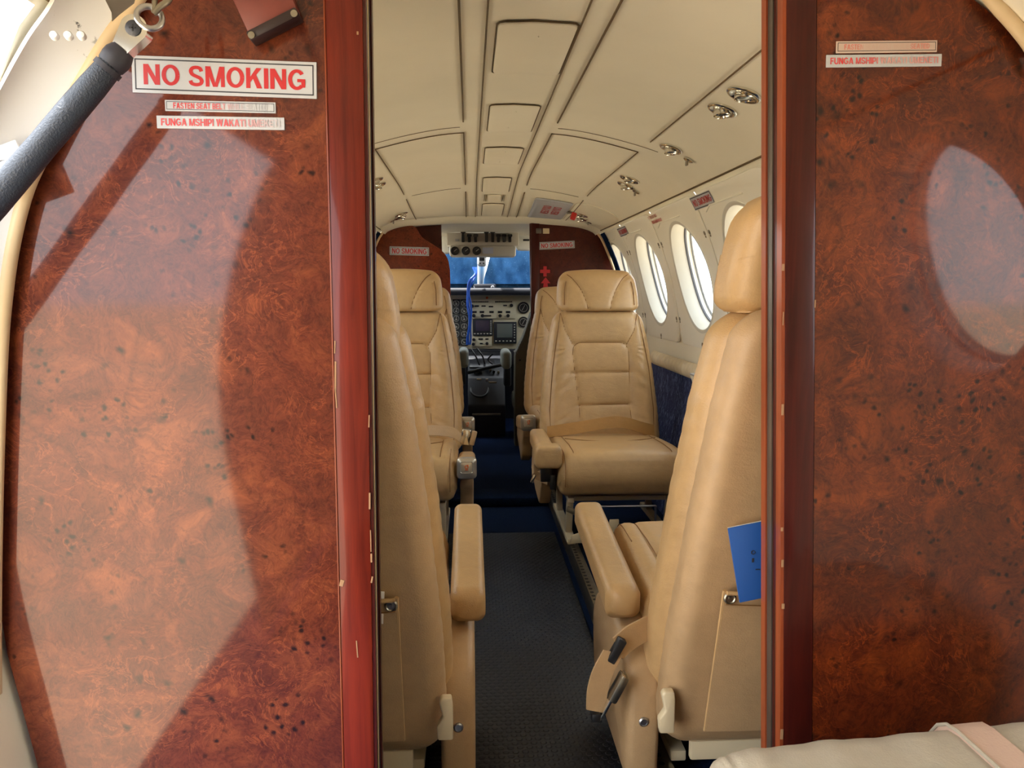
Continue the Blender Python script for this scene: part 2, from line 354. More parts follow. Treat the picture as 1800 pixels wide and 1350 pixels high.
def text_mesh(body, W, H, bold=.028):                 # bold sans capitals fitted to a box W x H centred on the origin in xy
    T, Hh = .20, .165
    V = []; Fc = []; z = [0]
    def quad(*p):
        o = len(V); V.extend((q[0], q[1], z[0]) for q in p); Fc.append(tuple(range(o, o+len(p)))); z[0] += .00001
    def rect(x0, y0, x1, y1): quad((x0, y0), (x1, y0), (x1, y1), (x0, y1))
    def dia(xb, xt, h, y0=0., y1=1.): quad((xb-h, y0), (xb+h, y0), (xt+h, y1), (xt-h, y1))
    def rib(path, tx, ty=None):
        ty = ty or tx; n = len(path); L = []; R = []
        for i, p in enumerate(path):
            a, b = path[max(i-1, 0)], path[min(i+1, n-1)]; dx, dy = b[0]-a[0], b[1]-a[1]; q = math.hypot(dx, dy) or 1
            nx, ny = -dy/q*tx/2, dx/q*ty/2; L.append((p[0]+nx, p[1]+ny)); R.append((p[0]-nx, p[1]-ny))
        o = len(V)
        for a, b in zip(L, R): V.append((a[0], a[1], z[0])); V.append((b[0], b[1], z[0]))
        for i in range(n-1): Fc.append((o+2*i, o+2*i+1, o+2*i+3, o+2*i+2))
        z[0] += .00001
    x = 0.
    for ch in body:
        s0 = len(V); w = .7
        if ch == ' ': x += .34; continue
        if ch in 'NHUBDEFKPRTIL' and ch not in 'UTI': rect(0, 0, T, 1)
        if ch == 'N': w = .76; rect(w-T, 0, w, 1); quad((w-T-.03, 0), (w, 0), (T+.03, 1), (0, 1))
        elif ch == 'M': w = .90; rect(0, 0, T-.02, 1); rect(w-T+.02, 0, w, 1); quad((w/2-.10, 0), (w/2+.05, 0), (.24, 1), (0, 1)); quad((w/2-.05, 0), (w/2+.10, 0), (w, 1), (w-.24, 1))
        elif ch == 'H': w = .76; rect(w-T, 0, w, 1); rect(T, .43, w-T, .43+Hh)
        elif ch == 'E': w = .66; rect(T, 0, w, Hh); rect(T, 1-Hh, w-.02, 1); rect(T, .43, w-.06, .43+Hh)
        elif ch == 'F': w = .60; rect(T, 1-Hh, w, 1); rect(T, .42, w-.06, .42+Hh)
        elif ch == 'L': w = .60; rect(T, 0, w, Hh)
        elif ch == 'I': w = T+.01; rect(0, 0, w, 1)
        elif ch == 'T': w = .66; rect(0, 1-Hh, w, 1); rect(w/2-T/2, 0, w/2+T/2, 1-Hh)
        elif ch == 'K': w = .76; quad((T, .30), (T, .56), (w-.27, 1), (w-.02, 1)); quad((w-.25, 0), (w, 0), (.46, .70), (.30, .54))
        elif ch == 'A': w = .80; dia(.11, w/2-.02, .11); dia(w-.11, w/2+.02, .11); rect(.22, .22, w-.22, .22+Hh*.9)
        elif ch == 'W': w = 1.08; dia(.30, .10, .10); dia(.30, .50, .09); dia(w-.30, w-.50, .09); dia(w-.30, w-.10, .10)
        elif ch == 'Y': w = .76; rect(w/2-T/2, 0, w/2+T/2, .45); quad((w/2-T/2, .40), (w/2+T/2, .40), (.24, 1), (0, 1)); quad((w/2-T/2, .40), (w/2+T/2, .40), (w, 1), (w-.24, 1))
        elif ch == 'X': w = .76; quad((0, 0), (.25, 0), (w-.01, 1), (w-.25, 1)); quad((w-.25, 0), (w, 0), (.25, 1), (.01, 1))
        elif ch == 'O': w = .84; rib(_arc(w/2, .5, w/2-T/2, .5+.012-Hh/2, 0, 360, 44), T, Hh)
        elif ch == 'G': w = .82; rib(_arc(.42, .5, .42-T/2, .512-Hh/2, 38, 318, 36), T, Hh); rect(.44, .38, w, .38+Hh*.95); rect(w-T*.95, .12, w, .40)
        elif ch == 'U': w = .74; rect(0, .3, T, 1); rect(w-T, .3, w, 1); rib(_arc(w/2, .31, w/2-T/2, .31+.01-Hh/2, 180, 360, 20), T, Hh)
        elif ch == 'D': w = .76; rib([(T*.5, Hh/2), (.33, Hh/2)]+_arc(.33, .5, w-.33-T/2, .5-Hh/2, -90, 90, 20)+[(.33, 1-Hh/2), (T*.5, 1-Hh/2)], T, Hh)
        elif ch == 'P': w = .70; rib([(T*.5, .40), (.38, .40)]+_arc(.40, .66, w-.40-T/2, .26, -90, 90, 16)+[(.38, 1-Hh/2), (T*.5, 1-Hh/2)], T*.95, Hh)
        elif ch == 'B':
            w = .72; rib([(T*.5, Hh/2), (.42, Hh/2)]+_arc(.42, .295, w-.42-T/2, .21, -90, 90, 16)+[(T*.5, .505)], T*.95, Hh); rib([(T*.5, .51), (.40, .51)]+_arc(.40, .715, w-.43-T/2, .205, -90, 90, 16)+[(T*.5, 1-Hh/2)], T*.95, Hh)
        elif ch == 'S': w = .70; rib(smoothline([(.075, .27), (.14, .13), (.35, .075), (.55, .13), (.605, .27), (.53, .40), (.35, .485), (.17, .58), (.105, .73), (.17, .87), (.35, .925), (.53, .88), (.60, .73)], 48), T*.92, Hh)
        V[s0:] = [(p[0]+x, p[1], p[2]) for p in V[s0:]]
        x += w+.085
    tot = x-.085
    return [((p[0]-tot/2)*W/tot, (p[1]-.5)*H, p[2]) for p in V], Fc

# ---------------------------------------------------------------- cabin section
SEC = smoothline([(0, 1.367), (.19, 1.356), (.38, 1.314), (.50, 1.268), (.58, 1.205), (.625, 1.12), (.662, 1.03), (.69, .94), (.71, .85), (.727, .74), (.73, .62), (.72, .48), (.69, .30), (.64, .0)], 130)
SL = [0.]
for a, b in zip(SEC[:-1], SEC[1:]): SL.append(SL[-1]+math.hypot(b[0]-a[0], b[1]-a[1]))
SX = np.array([p[0] for p in SEC]); SZ = np.array([p[1] for p in SEC]); SL = np.array(SL)
def s_of_x(x): return float(np.interp(x, SX[:60], SL[:60]))
def s_of_z(z): return float(np.interp(-z, -SZ, SL))
def drop(y, x):
    q = min(1, max(0, (y-3.0)/1.15)); q = q*q*(3-2*q); return .085*q*max(0, 1-(abs(x)/.56)**2)
def surf(s, y, off=0.):                                # s: signed arc length from the crown, off: distance into the cabin
    a = abs(s); x = float(np.interp(a, SL, SX)); z = float(np.interp(a, SL, SZ))
    x2 = float(np.interp(a+.01, SL, SX)); z2 = float(np.interp(a+.01, SL, SZ)); x1 = float(np.interp(a-.01, SL, SX)); z1 = float(np.interp(a-.01, SL, SZ))
    if a < .01: x1 = -x2; z1 = z2
    tx, tz = x2-x1, z2-z1; L = math.hypot(tx, tz); nx, nz_ = tz/L, -tx/L
    sg = 1 if s >= 0 else -1
    return (XC+sg*(x+nx*off), y, z+nz_*off-drop(y, x))
def snorm(s, y):
    p = Vector(surf(s, y, 0)); q = Vector(surf(s, y, .01)); return (q-p).normalized()
SJ = s_of_z(1.212); SB = s_of_z(.69); SE = s_of_z(.02)
Y0, Y1, YF = -.95, 4.15, 4.15
PART = .97                                             # aft face of the aft partition
def patch(mb, s0, s1, y0, y1, off=0., ns=24, ny=24, mi=0):
    mb.grid([[surf(s0+(s1-s0)*i/ns, y0+(y1-y0)*j/ny, off) for i in range(ns+1)] for j in range(ny+1)], mi=mi)
def sline(mb, pts, r=.0022, off=.0004, mi=0, n=24):      # a seam on the lining: pts in (s, y)
    out = []
    for (a, b) in zip(pts[:-1], pts[1:]):
        for k in range(n): out.append((a[0]+(b[0]-a[0])*k/n, a[1]+(b[1]-a[1])*k/n))
    out.append(pts[-1]); mb.tube([surf(p[0], p[1], off) for p in out], r*.75, 6, True, mi)
def spad(mb, s0, s1, y0, y1, rad, h, base=-.001, mi=0, sg=1):                # raised rounded pad on the lining
    cx, cy = (s0+s1)/2, (y0+y1)/2; w, d = abs(s1-s0)/2, abs(y1-y0)/2; rows = []
    for ins, o in ((0, base), (0, h-.002), (.0007, h-.0006), (.002, h), (.02, h), (min(w, d)*.9, h)):
        rows.append([surf(cx+p[0], cy+p[1], o) for p in rrect(w-ins, d-ins, max(rad-ins, .002), 64)])
    mb.grid(rows, True, mi)
    c = [surf(cx, cy, h)]; o = len(mb.v); mb.v += c; n = 64
    for i in range(n): mb.f.append((o-n+i, o-n+(i+1) % n, o)); mb.mi.append(mi)

# floor, ceiling, walls
mb = MB(); mb.box((XC, 2.25, -.015), (1.5, 6.5, .03)); struct('floor', mb, 'carpet_navy', 'dark navy carpeted cabin floor')
mb = MB(); patch(mb, -SJ-.01, SJ+.01, Y0, 4.19, -.003, 48, 90)
struct('ceiling', mb, 'headliner', 'cream headliner arching over the cabin')
WINR = [.70, 1.52, 2.12, 2.72, 3.32, 3.92]; WINL = [1.52, 2.12, 2.72, 3.32, 3.92]
WR, SWC = .195, s_of_z(.955)
def holed(mb, sc, yc, s0, s1, y0, y1, R, off, rad=.0, K=5, N=96, mi=0, sg=1):
    rows = []
    bound = []
    for k in range(N):
        th = 2*PI*k/N; c, s_ = math.cos(th), math.sin(th)
        tx = ((y1-yc) if c > 0 else (y0-yc))/c if abs(c) > 1e-9 else 1e9
        ts = ((s1-sc) if s_ > 0 else (s0-sc))/s_ if abs(s_) > 1e-9 else 1e9
        tt = min(tx, ts); bound.append([sc+tt*s_, yc+tt*c])
    for i in range(4):                                  # snap the nearest samples to the corners
        cs = [(s0, y0), (s0, y1), (s1, y0), (s1, y1)][i]
        j = min(range(N), key=lambda q: (bound[q][0]-cs[0])**2+(bound[q][1]-cs[1])**2); bound[j] = list(cs)
    if rad:
        cs_, cy_, hw, hd = (s0+s1)/2, (y0+y1)/2, (s1-s0)/2, (y1-y0)/2
        for b in bound:
            ds, dy = b[0]-cs_, b[1]-cy_; ex, ey = abs(ds)-(hw-rad), abs(dy)-(hd-rad)
            if ex > 0 and ey > 0:
                L = math.hypot(ex, ey)
                b[0] = cs_+math.copysign(hw-rad+ex/L*rad, ds); b[1] = cy_+math.copysign(hd-rad+ey/L*rad, dy)
    for q in range(K+1):
        f = q/K; rows.append([surf(sg*(sc+R*math.sin(2*PI*k/N)*(1-f)+(bound[k][0]-sc)*f), yc*(1-f)+R*math.cos(2*PI*k/N)*(1-f)+bound[k][1]*f - (yc*0), off) for k in range(N)])
    return rows
def holed_rows(sc, yc, s0, s1, y0, y1, R, off, rad, sg, K=5, N=96):
    mb = MB(); rows = holed(mb, sc, yc, s0, s1, y0, y1, R, off, rad, K, N, 0, sg); return rows
def wall(name, sg, wins, gaps, label):
    mb = MB(); ys = []
    for yc in wins:
        mb.grid(holed_rows(SWC, yc, SJ-.02, SB, yc-.29, yc+.29, WR+.006, -.006, 0, sg), True); ys.append((yc-.29, yc+.29))
    cur = Y0
    for a, b in sorted(ys+gaps)+[(Y1+.05, Y1+.05)]:
        if a > cur+.001: patch(mb, sg*(SJ-.02), sg*SB, cur, a, -.006, 10, 8)
        cur = max(cur, b)
    lower = sorted(gaps); cur = Y0
    for a, b in lower+[(Y1+.05, Y1+.05)]:
        if a > cur+.001: patch(mb, sg*SB, sg*SE, cur, a, -.006, 14, 20)
        cur = max(cur, b)
    return struct(name, mb, 'headliner', label, recalc=False)
wall('wall_right', 1, WINR, [], 'cream lining of the right cabin side')
wall('wall_left', -1, WINL, [(.02, .90)], 'cream lining of the left cabin side')
mb = MB(); n = 60
pol = [(XC+x, z) for x, z in zip(SX, SZ)]; pol = [(2*XC-p[0], p[1]) for p in pol[::-1]]+pol[1:]
pol = [(XC+(p[0]-XC)*1.04, .7+(p[1]-.7)*1.04) for p in pol]; mb.prism(pol, Y0-.03, Y0+.001, 'y'); struct('wall_back', mb, 'panel_plastic', 'aft wall of the entry area')
# lower side walls: fleck carpet and pleated bolster on the right
mb = MB(); patch(mb, s_of_z(.585), SE, 1.05, 4.1, .002, 12, 20); patch(mb, -s_of_z(.585), -SE, 1.05, 4.1, .002, 12, 20)
struct('trim_1', mb, 'carpet_fleck', 'dark blue flecked carpet on the lower side walls', recalc=False)

# windows ------------------------------------------------------------------
def window(i, yc, sg):
    ww = thing('window_%d' % i, None, None, surf(sg*SWC, yc, 0), kind='structure', world=True)
    ww['label'] = 'round cabin window in a cream removable panel, %s side' % ('right' if sg > 0 else 'left')
    p = MB(); s0, s1, a, b = SJ+.012, SB-.004, yc-.296, yc+.296
    rows = holed_rows(SWC, yc, s0+.006, s1-.006, a+.006, b-.006, WR+.012, .008, .05, sg)
    edge = holed_rows(SWC, yc, s0, s1, a, b, WR+.012, .0, .055, sg)[-1]
    mid = holed_rows(SWC, yc, s0+.001, s1-.001, a+.001, b-.001, WR+.012, .006, .054, sg)[-1]
    p.grid(rows+[mid, edge], True); p.build('window_panel', 'panel_plastic', ww)
    def circ(R, off, dy=0.):
        return [surf(sg*(SWC+R*math.sin(2*PI*k/96)), yc+R*math.cos(2*PI*k/96), off) for k in range(96)]
    m = MB(); m.grid([circ(R, o) for R, o in ((WR+.013, .0085), (WR+.006, .0095), (WR, .007), (WR-.006, -.006), (WR-.012, -.028), (WR-.014, -.042))], True); m.build('bezel', 'white_bezel', ww)
    m = MB(); m.grid([circ(R, o) for R, o in ((WR-.013, -.038), (WR-.018, -.040), (WR-.019, -.046), (WR-.013, -.047))], True); m.build('seal', 'window_seal', ww)
    m = MB(); m.grid([circ(R, o) for R, o in ((WR-.0135, -.044), (WR-.0145, -.055), (WR-.016, -.070))], True); m.build('outer_frame', 'panel_plastic', ww)
    m = MB(); m.grid([circ(R, o) for R, o in ((WR-.013, -.060), (WR-.020, -.061), (WR-.021, -.065), (WR-.013, -.066))], True); m.build('outer_seal', 'window_seal', ww)
    for nm, o, R in (('inner_pane', -.043, WR-.0135), ('outer_pane', -.064, WR-.016)):
        m = MB(); m.grid([circ(R*f, o) for f in (1, .66, .33, .01)], True); m.build(nm, 'acrylic', ww)
    m = MB()
    for ss, yy in ((s0+.13, a+.02), (s0+.13, b-.02), (s1-.10, a+.02), (s1-.10, b-.02), (s1-.016, yc)):
        m.lathe(surf(sg*ss, yy, .008), snorm(sg*ss, yy), [(.0075, 0), (.0075, .0015), (.005, .0025), (.0001, .0026)], 14)
        m.lathe(surf(sg*(ss+.012), yy, .008), snorm(sg*ss, yy), [(.004, 0), (.003, .002), (.0001, .0021)], 10)
    m.build('panel_screws', 'brushed', ww)
    m = MB(); sl_ = SWC-WR-.024
    m.tube([surf(sg*(sl_+.016*max(0, (k-17)/3)), yc-.10+.33*k/20, .0085) for k in range(21)], .0026, 8); m.build('panel_ledge', 'panel_plastic', ww)
    return ww
k = 1
for yc in WINR: window(k, yc, 1); k += 1
for yc in WINL: window(k, yc, -1); k += 1
# ceiling seams, hatches and fittings --------------------------------------------------
def S(x): return math.copysign(s_of_x(abs(x)), x)
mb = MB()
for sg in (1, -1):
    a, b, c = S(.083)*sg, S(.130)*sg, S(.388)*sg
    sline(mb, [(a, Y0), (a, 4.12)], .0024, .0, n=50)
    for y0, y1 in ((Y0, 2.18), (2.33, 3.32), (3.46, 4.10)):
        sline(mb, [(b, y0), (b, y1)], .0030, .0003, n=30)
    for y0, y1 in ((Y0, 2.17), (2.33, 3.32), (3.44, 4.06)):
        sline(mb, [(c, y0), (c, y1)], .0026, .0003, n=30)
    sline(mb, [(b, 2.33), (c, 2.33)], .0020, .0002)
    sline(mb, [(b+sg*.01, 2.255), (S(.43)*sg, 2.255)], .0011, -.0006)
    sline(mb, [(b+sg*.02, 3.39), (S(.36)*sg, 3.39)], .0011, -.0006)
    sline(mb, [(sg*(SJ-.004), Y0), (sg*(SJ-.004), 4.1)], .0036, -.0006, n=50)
struct('trim_2', mb, 'seam_shade', 'thin dark strips coloured as the shade in the headliner panel gaps')
hat = [(-.063, .078, 1.40, 1.715), (-.060, .066, 2.00, 2.32), (-.060, .064, 2.58, 2.90), (-.056, .058, 3.20, 3.46), (-.05, .05, 3.70, 4.0)]
names = ['nearest and largest', 'second from the entrance', 'third from the entrance', 'fourth from the entrance', 'farthest, beside the cockpit']
for i, (x0, x1, y0, y1) in enumerate(hat):
    mb = MB(); spad(mb, S(x0), S(x1), y0, y1, .014, .0035)
    h = mb.build('ceiling_hatch', 'headliner'); tag(h, 'cream rounded ceiling hatch in the centre strip, '+names[i], 'hatch', 'hatches along the ceiling strip')
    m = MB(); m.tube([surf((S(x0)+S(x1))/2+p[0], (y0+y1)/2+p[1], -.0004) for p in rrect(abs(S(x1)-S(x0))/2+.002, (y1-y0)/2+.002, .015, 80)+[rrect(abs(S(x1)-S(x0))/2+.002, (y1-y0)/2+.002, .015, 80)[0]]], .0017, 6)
    m.build('seam_shade', 'seam_shade', h)
v_ = thing('ceiling_grille', 'small slotted cream grille between the two farthest ceiling hatches', 'grille', surf(0, 3.58, 0), world=True)
mb = MB(); spad(mb, S(-.03), S(.03), 3.52, 3.65, .008, .004); mb.build('grille_plate', 'headliner', v_)
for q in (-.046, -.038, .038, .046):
    mb = MB(); sline(mb, [(S(q), 3.52), (S(q), 3.64)], .0018, .0004); mb.build('slot', 'seam_shade', v_)
def fitting(x, y, kind, label, r=.031):
    s = S(x); p = Vector(surf(s, y, 0)); nr = snorm(s, y); dn = (Vector((0, -.10, -1))).normalized()
    if kind == 'knob':
        t_ = thing('oxygen_outlet', label, 'outlet', tuple(p), 'small outlets beside the air vents', world=True)
        m = MB(); m.lathe(p, nr, [(.015, -.001), (.015, .002), (.011, .004), (.0001, .0042)], 20); m.build('base_plate', 'chrome', t_)
        m = MB(); m.box(tuple(p+nr*.010), (.006, .016, .014), .002); m.build('latch', 'brushed', t_); return t_
    t_ = thing('reading_light' if kind == 'light' else 'air_vent', label, 'reading light' if kind == 'light' else 'air vent', tuple(p), 'chrome lights and vents along the ceiling edges', world=True)
    m = MB(); m.lathe(p, nr, [(r+.006, -.003), (r+.006, .001), (r+.003, .0035), (r-.001, .0035), (r-.005, .0005), (r-.012, -.0015), (.001, -.002)], 40); m.build('bowl', 'chrome', t_)
    q = p+nr*.0
    if kind == 'light':
        m = MB(); m.lathe(q-dn*.010, dn, [(.018, 0), (.020, .012), (.020, .017), (.018, .0185), (.0165, .0165)], 32); m.build('lamp_barrel', 'chrome', t_)
        m = MB(); m.lathe(q-dn*.010, dn, [(.017, .0155), (.0095, .0175), (.0001, .018)], 28); m.build('lens', 'lamp_lens', t_)
    else:
        m = MB(); m.lathe(q-dn*.010, dn, [(.019, 0), (.019, .010), (.0197, .0105), (.0197, .0115), (.019, .012), (.019, .022), (.0175, .0235), (.016, .022), (.015, .016), (.0001, .016)], 32); m.build('nozzle', 'chrome', t_)
        m = MB(); m.disc(q-dn*.010+dn*.0175, dn, .0145, 20); m.build('nozzle_opening', 'black_plastic', t_)
    return t_
R_ = 'on the right ceiling edge, '
fitting(.442, 1.585, 'light', 'chrome reading light '+R_+'nearest the entrance'); fitting(.441, 1.717, 'vent', 'chrome air vent with a barrel nozzle '+R_+'nearest the entrance', .028)
fitting(.446, 2.167, 'vent', 'single chrome air vent in the middle of the right ceiling edge', .028); fitting(.502, 2.19, 'knob', 'small chrome outlet beside the single middle air vent')
fitting(.450, 2.744, 'light', 'chrome reading light of the third group on the right ceiling edge'); fitting(.461, 2.863, 'vent', 'chrome air vent of the third group on the right ceiling edge', .028); fitting(.503, 2.88, 'knob', 'small chrome outlet in the third group on the right')
fitting(.43, 3.80, 'light', 'chrome reading light beside the red handle, far right'); fitting(.445, 3.92, 'vent', 'chrome air vent beside the red handle, far right', .028); fitting(.50, 3.98, 'knob', 'small chrome outlet nearest the right cockpit bulkhead')
fitting(-.452, 2.83, 'vent', 'chrome air vent by the left partition edge, upper of the pair', .028); fitting(-.458, 2.95, 'light', 'chrome reading light by the left partition edge, lower of the pair')
fitting(-.44, 3.80, 'vent', 'chrome air vent on the far left ceiling edge', .028); fitting(-.452, 3.90, 'light', 'chrome reading light on the far left ceiling edge'); fitting(-.50, 3.96, 'knob', 'small chrome outlet nearest the left cockpit bulkhead')
# oxygen card and pull handle at the far right of the ceiling
oc = thing('oxygen_placard', 'pale placard panel with red lettering on the far right ceiling', 'placard', surf(S(.28), 3.78, 0), world=True)
mb = MB(); spad(mb, S(.185), S(.36), 3.55, 4.02, .006, .005); mb.build('placard_plate', 'sign_white', oc)
def sign_on_lining(parent, name, body, s, y, W, H, mat, off, along='y', sg=1, bold=.028, flip=1):
    vs, fs = text_mesh(body, W, H, bold); m = MB()
    if along == 'y': m.add([surf(s-flip*p[1], y+flip*p[0], off+p[2]) for p in vs], fs)       # reads fore and aft
    elif along == 'x': m.add([surf(s+p[0], y-p[1], off+p[2]) for p in vs], fs)
    else: m.add([surf(sg*(s-p[1]), y-sg*p[0], off+p[2]) for p in vs], fs)                     # upright on a side wall
    return m.build(name, mat, parent, recalc=False, smooth=0)
sign_on_lining(oc, 'lettering', 'OXYGEN', S(.255), 3.76, .20, .040, 'sign_red', .0056, 'y')
sign_on_lining(oc, 'lettering', 'OXYGEN', S(.305), 3.76, .20, .040, 'sign_red', .0056, 'y')
hd = thing('pull_handle', 'small red pull handle hanging beside the pale placard', 'handle', surf(S(.395), 3.80, 0), world=True)
p = surf(S(.375), 3.76, .004); mb = MB(); mb.box(p, (.034, .030, .010), .003); mb.build('housing', 'brushed', hd)
p = surf(S(.392), 3.74, .022); mb = MB(); mb.box(p, (.026, .022, .036), .006, rot=Matrix.Rotation(.35, 3, 'Y')); mb.build('grip', 'handle_red', hd)
# raised fairing carrying the far right lights
mb = MB(); spad(mb, S(.372), SJ-.012, 3.50, 4.10, .05, .0005, -.003); o = mb.build('service_panel', 'headliner'); tag(o, 'raised cream service panel around the far right lights', 'panel')

# ---------------------------------------------------------------- aft partition
# Each half: burl veneer sheet, wooden edge frame, moulded jamb. Outlines are in metres on the plane y = PART.
def pts(lst, d=PART): return [at2(px, py, d) for px, py in lst]
Lout = smoothline(pts([(262, -110), (252, -40), (231, 28), (196, 78), (140, 172), (92, 262), (60, 330), (34, 420), (19, 520), (10, 640), (4, 900), (2, 1150), (8, 1500), (20, 1720)]), 60)
Ljt, Ljb = at2(566, -110, PART), at2(612, 1720, PART)
def clip_section(line):
    out = []
    for x, z in line:
        m = float(np.interp(-z, -SZ[20:], SX[20:]))-.004; out.append((max(XC-m, min(XC+m, x)), z))
    return out
Lout = clip_section(Lout)
pl = thing('partition_panel', 'left half of the entrance partition in glossy reddish burl wood, hazy with reflections', 'partition', (-.35, PART, 0), world=True)
poly = [Lout[0]]+[Ljt]+[Ljb]+Lout[::-1][:-1]
mb = MB(); mb.prism(poly, PART, PART+.066, 'y'); mb.build('burl_sheet', 'burl_left', pl)
frame = [at2(567, -110, PART), at2(636, -110, PART), at2(664, 1720, PART), at2(613, 1720, PART)]
mb = MB(); mb.prism(frame, PART-.0015, PART+.03, 'y', .003); mb.build('edge_frame', 'mahogany_red', pl)
mb = MB(); a, b = at2(567, -110, PART), at2(613, 1720, PART)
mb.tube([(a[0], PART-.0012, a[1]), (b[0], PART-.0012, b[1])], .0011, 6); mb.build('joint_line', 'mahogany_orange', pl)
def jamb(mb, p0, p1, y0, y1, dx0, dx1):                  # upright moulding following the jamb edge p0 -> p1
    sg = 1 if dx1 > dx0 else -1
    q = [(p0[0]+dx0, y0, p0[1]), (p0[0]+dx1, y0, p0[1]), (p0[0]+dx1, y1, p0[1]), (p0[0]+dx0, y1, p0[1])]
    r = [(p1[0]+dx0, y0, p1[1]), (p1[0]+dx1, y0, p1[1]), (p1[0]+dx1, y1, p1[1]), (p1[0]+dx0, y1, p1[1])]
    mb.add(q+r, [(0, 1, 2, 3), (7, 6, 5, 4), (0, 4, 5, 1), (1, 5, 6, 2), (2, 6, 7, 3), (3, 7, 4, 0)])
a, b = at2(636, -110, PART), at2(664, 1720, PART)
for nm, m, y0, y1, d0, d1 in (('front_moulding', 'mahogany_dark', PART+.001, PART+.012, -.004, .0035), ('dark_seal', 'black_seal', PART+.012, PART+.026, -.004, .0010), ('bright_strip', 'beige_welt', PART+.026, PART+.030, -.004, .0026), ('rear_seal', 'black_seal', PART+.030, PART+.052, -.004, .0016), ('rear_moulding', 'mahogany_dark', PART+.052, PART+.066, -.004, .0040)):
    mb = MB(); jamb(mb, a, b, y0, y1, d0, d1); mb.build(nm, m, pl)
mb = MB()
for px, py, w, h, tl in ((590, 660, 3, 50, .03), (591, 700, 2, 34, -.05), (601, 1024, 7, 12, .3), (628, 1140, 2, 32, -.05), (649, 740, 2, 22, .05), (650, 880, 3, 30, .02), (653, 980, 3, 16, 0), (654, 1018, 3, 12, .2), (629, 59, 3, 5, 0), (652, 950, 1.6, 40, 0), (589, 610, 2, 22, .05)):
    c = at2(px, py, PART); mb.box((c[0], PART-.0018, c[1]), (w/F*PART, .0008, h/F*PART), .0, rot=Matrix.Rotation(tl, 3, 'Y'))
mb.build('paint_chips', 'chip', pl)
# right half
Rout = smoothline(pts([(1690, -50), (1728, 0), (1768, 46), (1800, 92), (1850, 180), (1905, 330), (1940, 520), (1955, 700), (1950, 1000), (1930, 1300), (1890, 1720)]), 60)
Rout = clip_section(Rout)
pr = thing('partition_panel', 'right half of the entrance partition in dark brown burl wood with a round window reflection', 'partition', (.6, PART, 0), world=True)
poly = [at2(1437, -110, PART), at2(1650, -110, PART)]+Rout+[at2(1425, 1720, PART)]
mb = MB(); mb.prism(poly, PART, PART+.066, 'y'); mb.build('burl_sheet', 'burl_right', pr)
mb = MB(); mb.prism([at2(1382, -110, PART), at2(1437, -110, PART), at2(1425, 1720, PART), at2(1374, 1720, PART)], PART-.0015, PART+.03, 'y', .003); mb.build('edge_frame', 'mahogany_dark', pr)
a, b = at2(1382, -110, PART), at2(1374, 1720, PART)
for nm, m, y0, y1, d0, d1 in (('front_moulding', 'mahogany_orange', PART+.000, PART+.016, .006, -.0040), ('groove', 'mahogany_dark', PART+.016, PART+.034, .006, -.001), ('metal_strip', 'grey_strip', PART+.034, PART+.050, .006, -.0030), ('rear_moulding', 'mahogany_orange', PART+.050, PART+.066, .006, -.0052)):
    mb = MB(); jamb(mb, a, b, y0, y1, d0, d1); mb.build(nm, m, pr)
mb = MB()
for px, py, w, h in ((1371, 720, 4, 20), (1372, 560, 1.5, 24), (1370, 930, 4, 7), (1371, 990, 4, 14), (1372, 1065, 5, 10), (1370, 1290, 5, 20), (1372, 470, 4, 12), (1428, 534, 2, 14)):
    c = at2(px, py, PART); mb.box((c[0]+.003, PART-.0012, c[1]), (w/F*PART, .001, h/F*PART))
mb.build('paint_chips', 'chip', pr)
# header closing the doorway above the frame
mb = MB(); hd_ = [at2(560, -112, PART), at2(1445, -112, PART)]
arch = [surf(s, PART, .004) for s in np.linspace(S(.53), S(-.5), 30)]
mb.prism([hd_[0], hd_[1]]+[(p[0], p[2]) for p in arch], PART+.01, PART+.05, 'y'); struct('wall_header', mb, 'burl_dark', 'burl header over the partition opening')
# welts round the outer edges
def welt(name, line, r, y, label):
    mb = MB(); mb.tube([(p[0], y, p[1]) for p in line], r, 12); o = mb.build(name, 'beige_welt'); tag(o, label, 'welt'); return o
Lw = smoothline(pts([(270, -110), (256, -30), (228, 16), (186, 72), (130, 166), (84, 254), (48, 330), (24, 420), (9, 520), (0, 640), (-8, 900), (-10, 1150), (-4, 1500), (8, 1720)], .955), 70)
welt('edge_welt', Lw, .0085, .955, 'beige piped welt along the outer edge of the left burl partition')
Rw = smoothline(pts([(1702, -60), (1744, 0), (1786, 48), (1818, 92), (1868, 180), (1920, 330), (1955, 520)], .955), 50)
welt('edge_welt', Rw, .0085, .955, 'beige piped welt along the outer edge of the right burl partition')

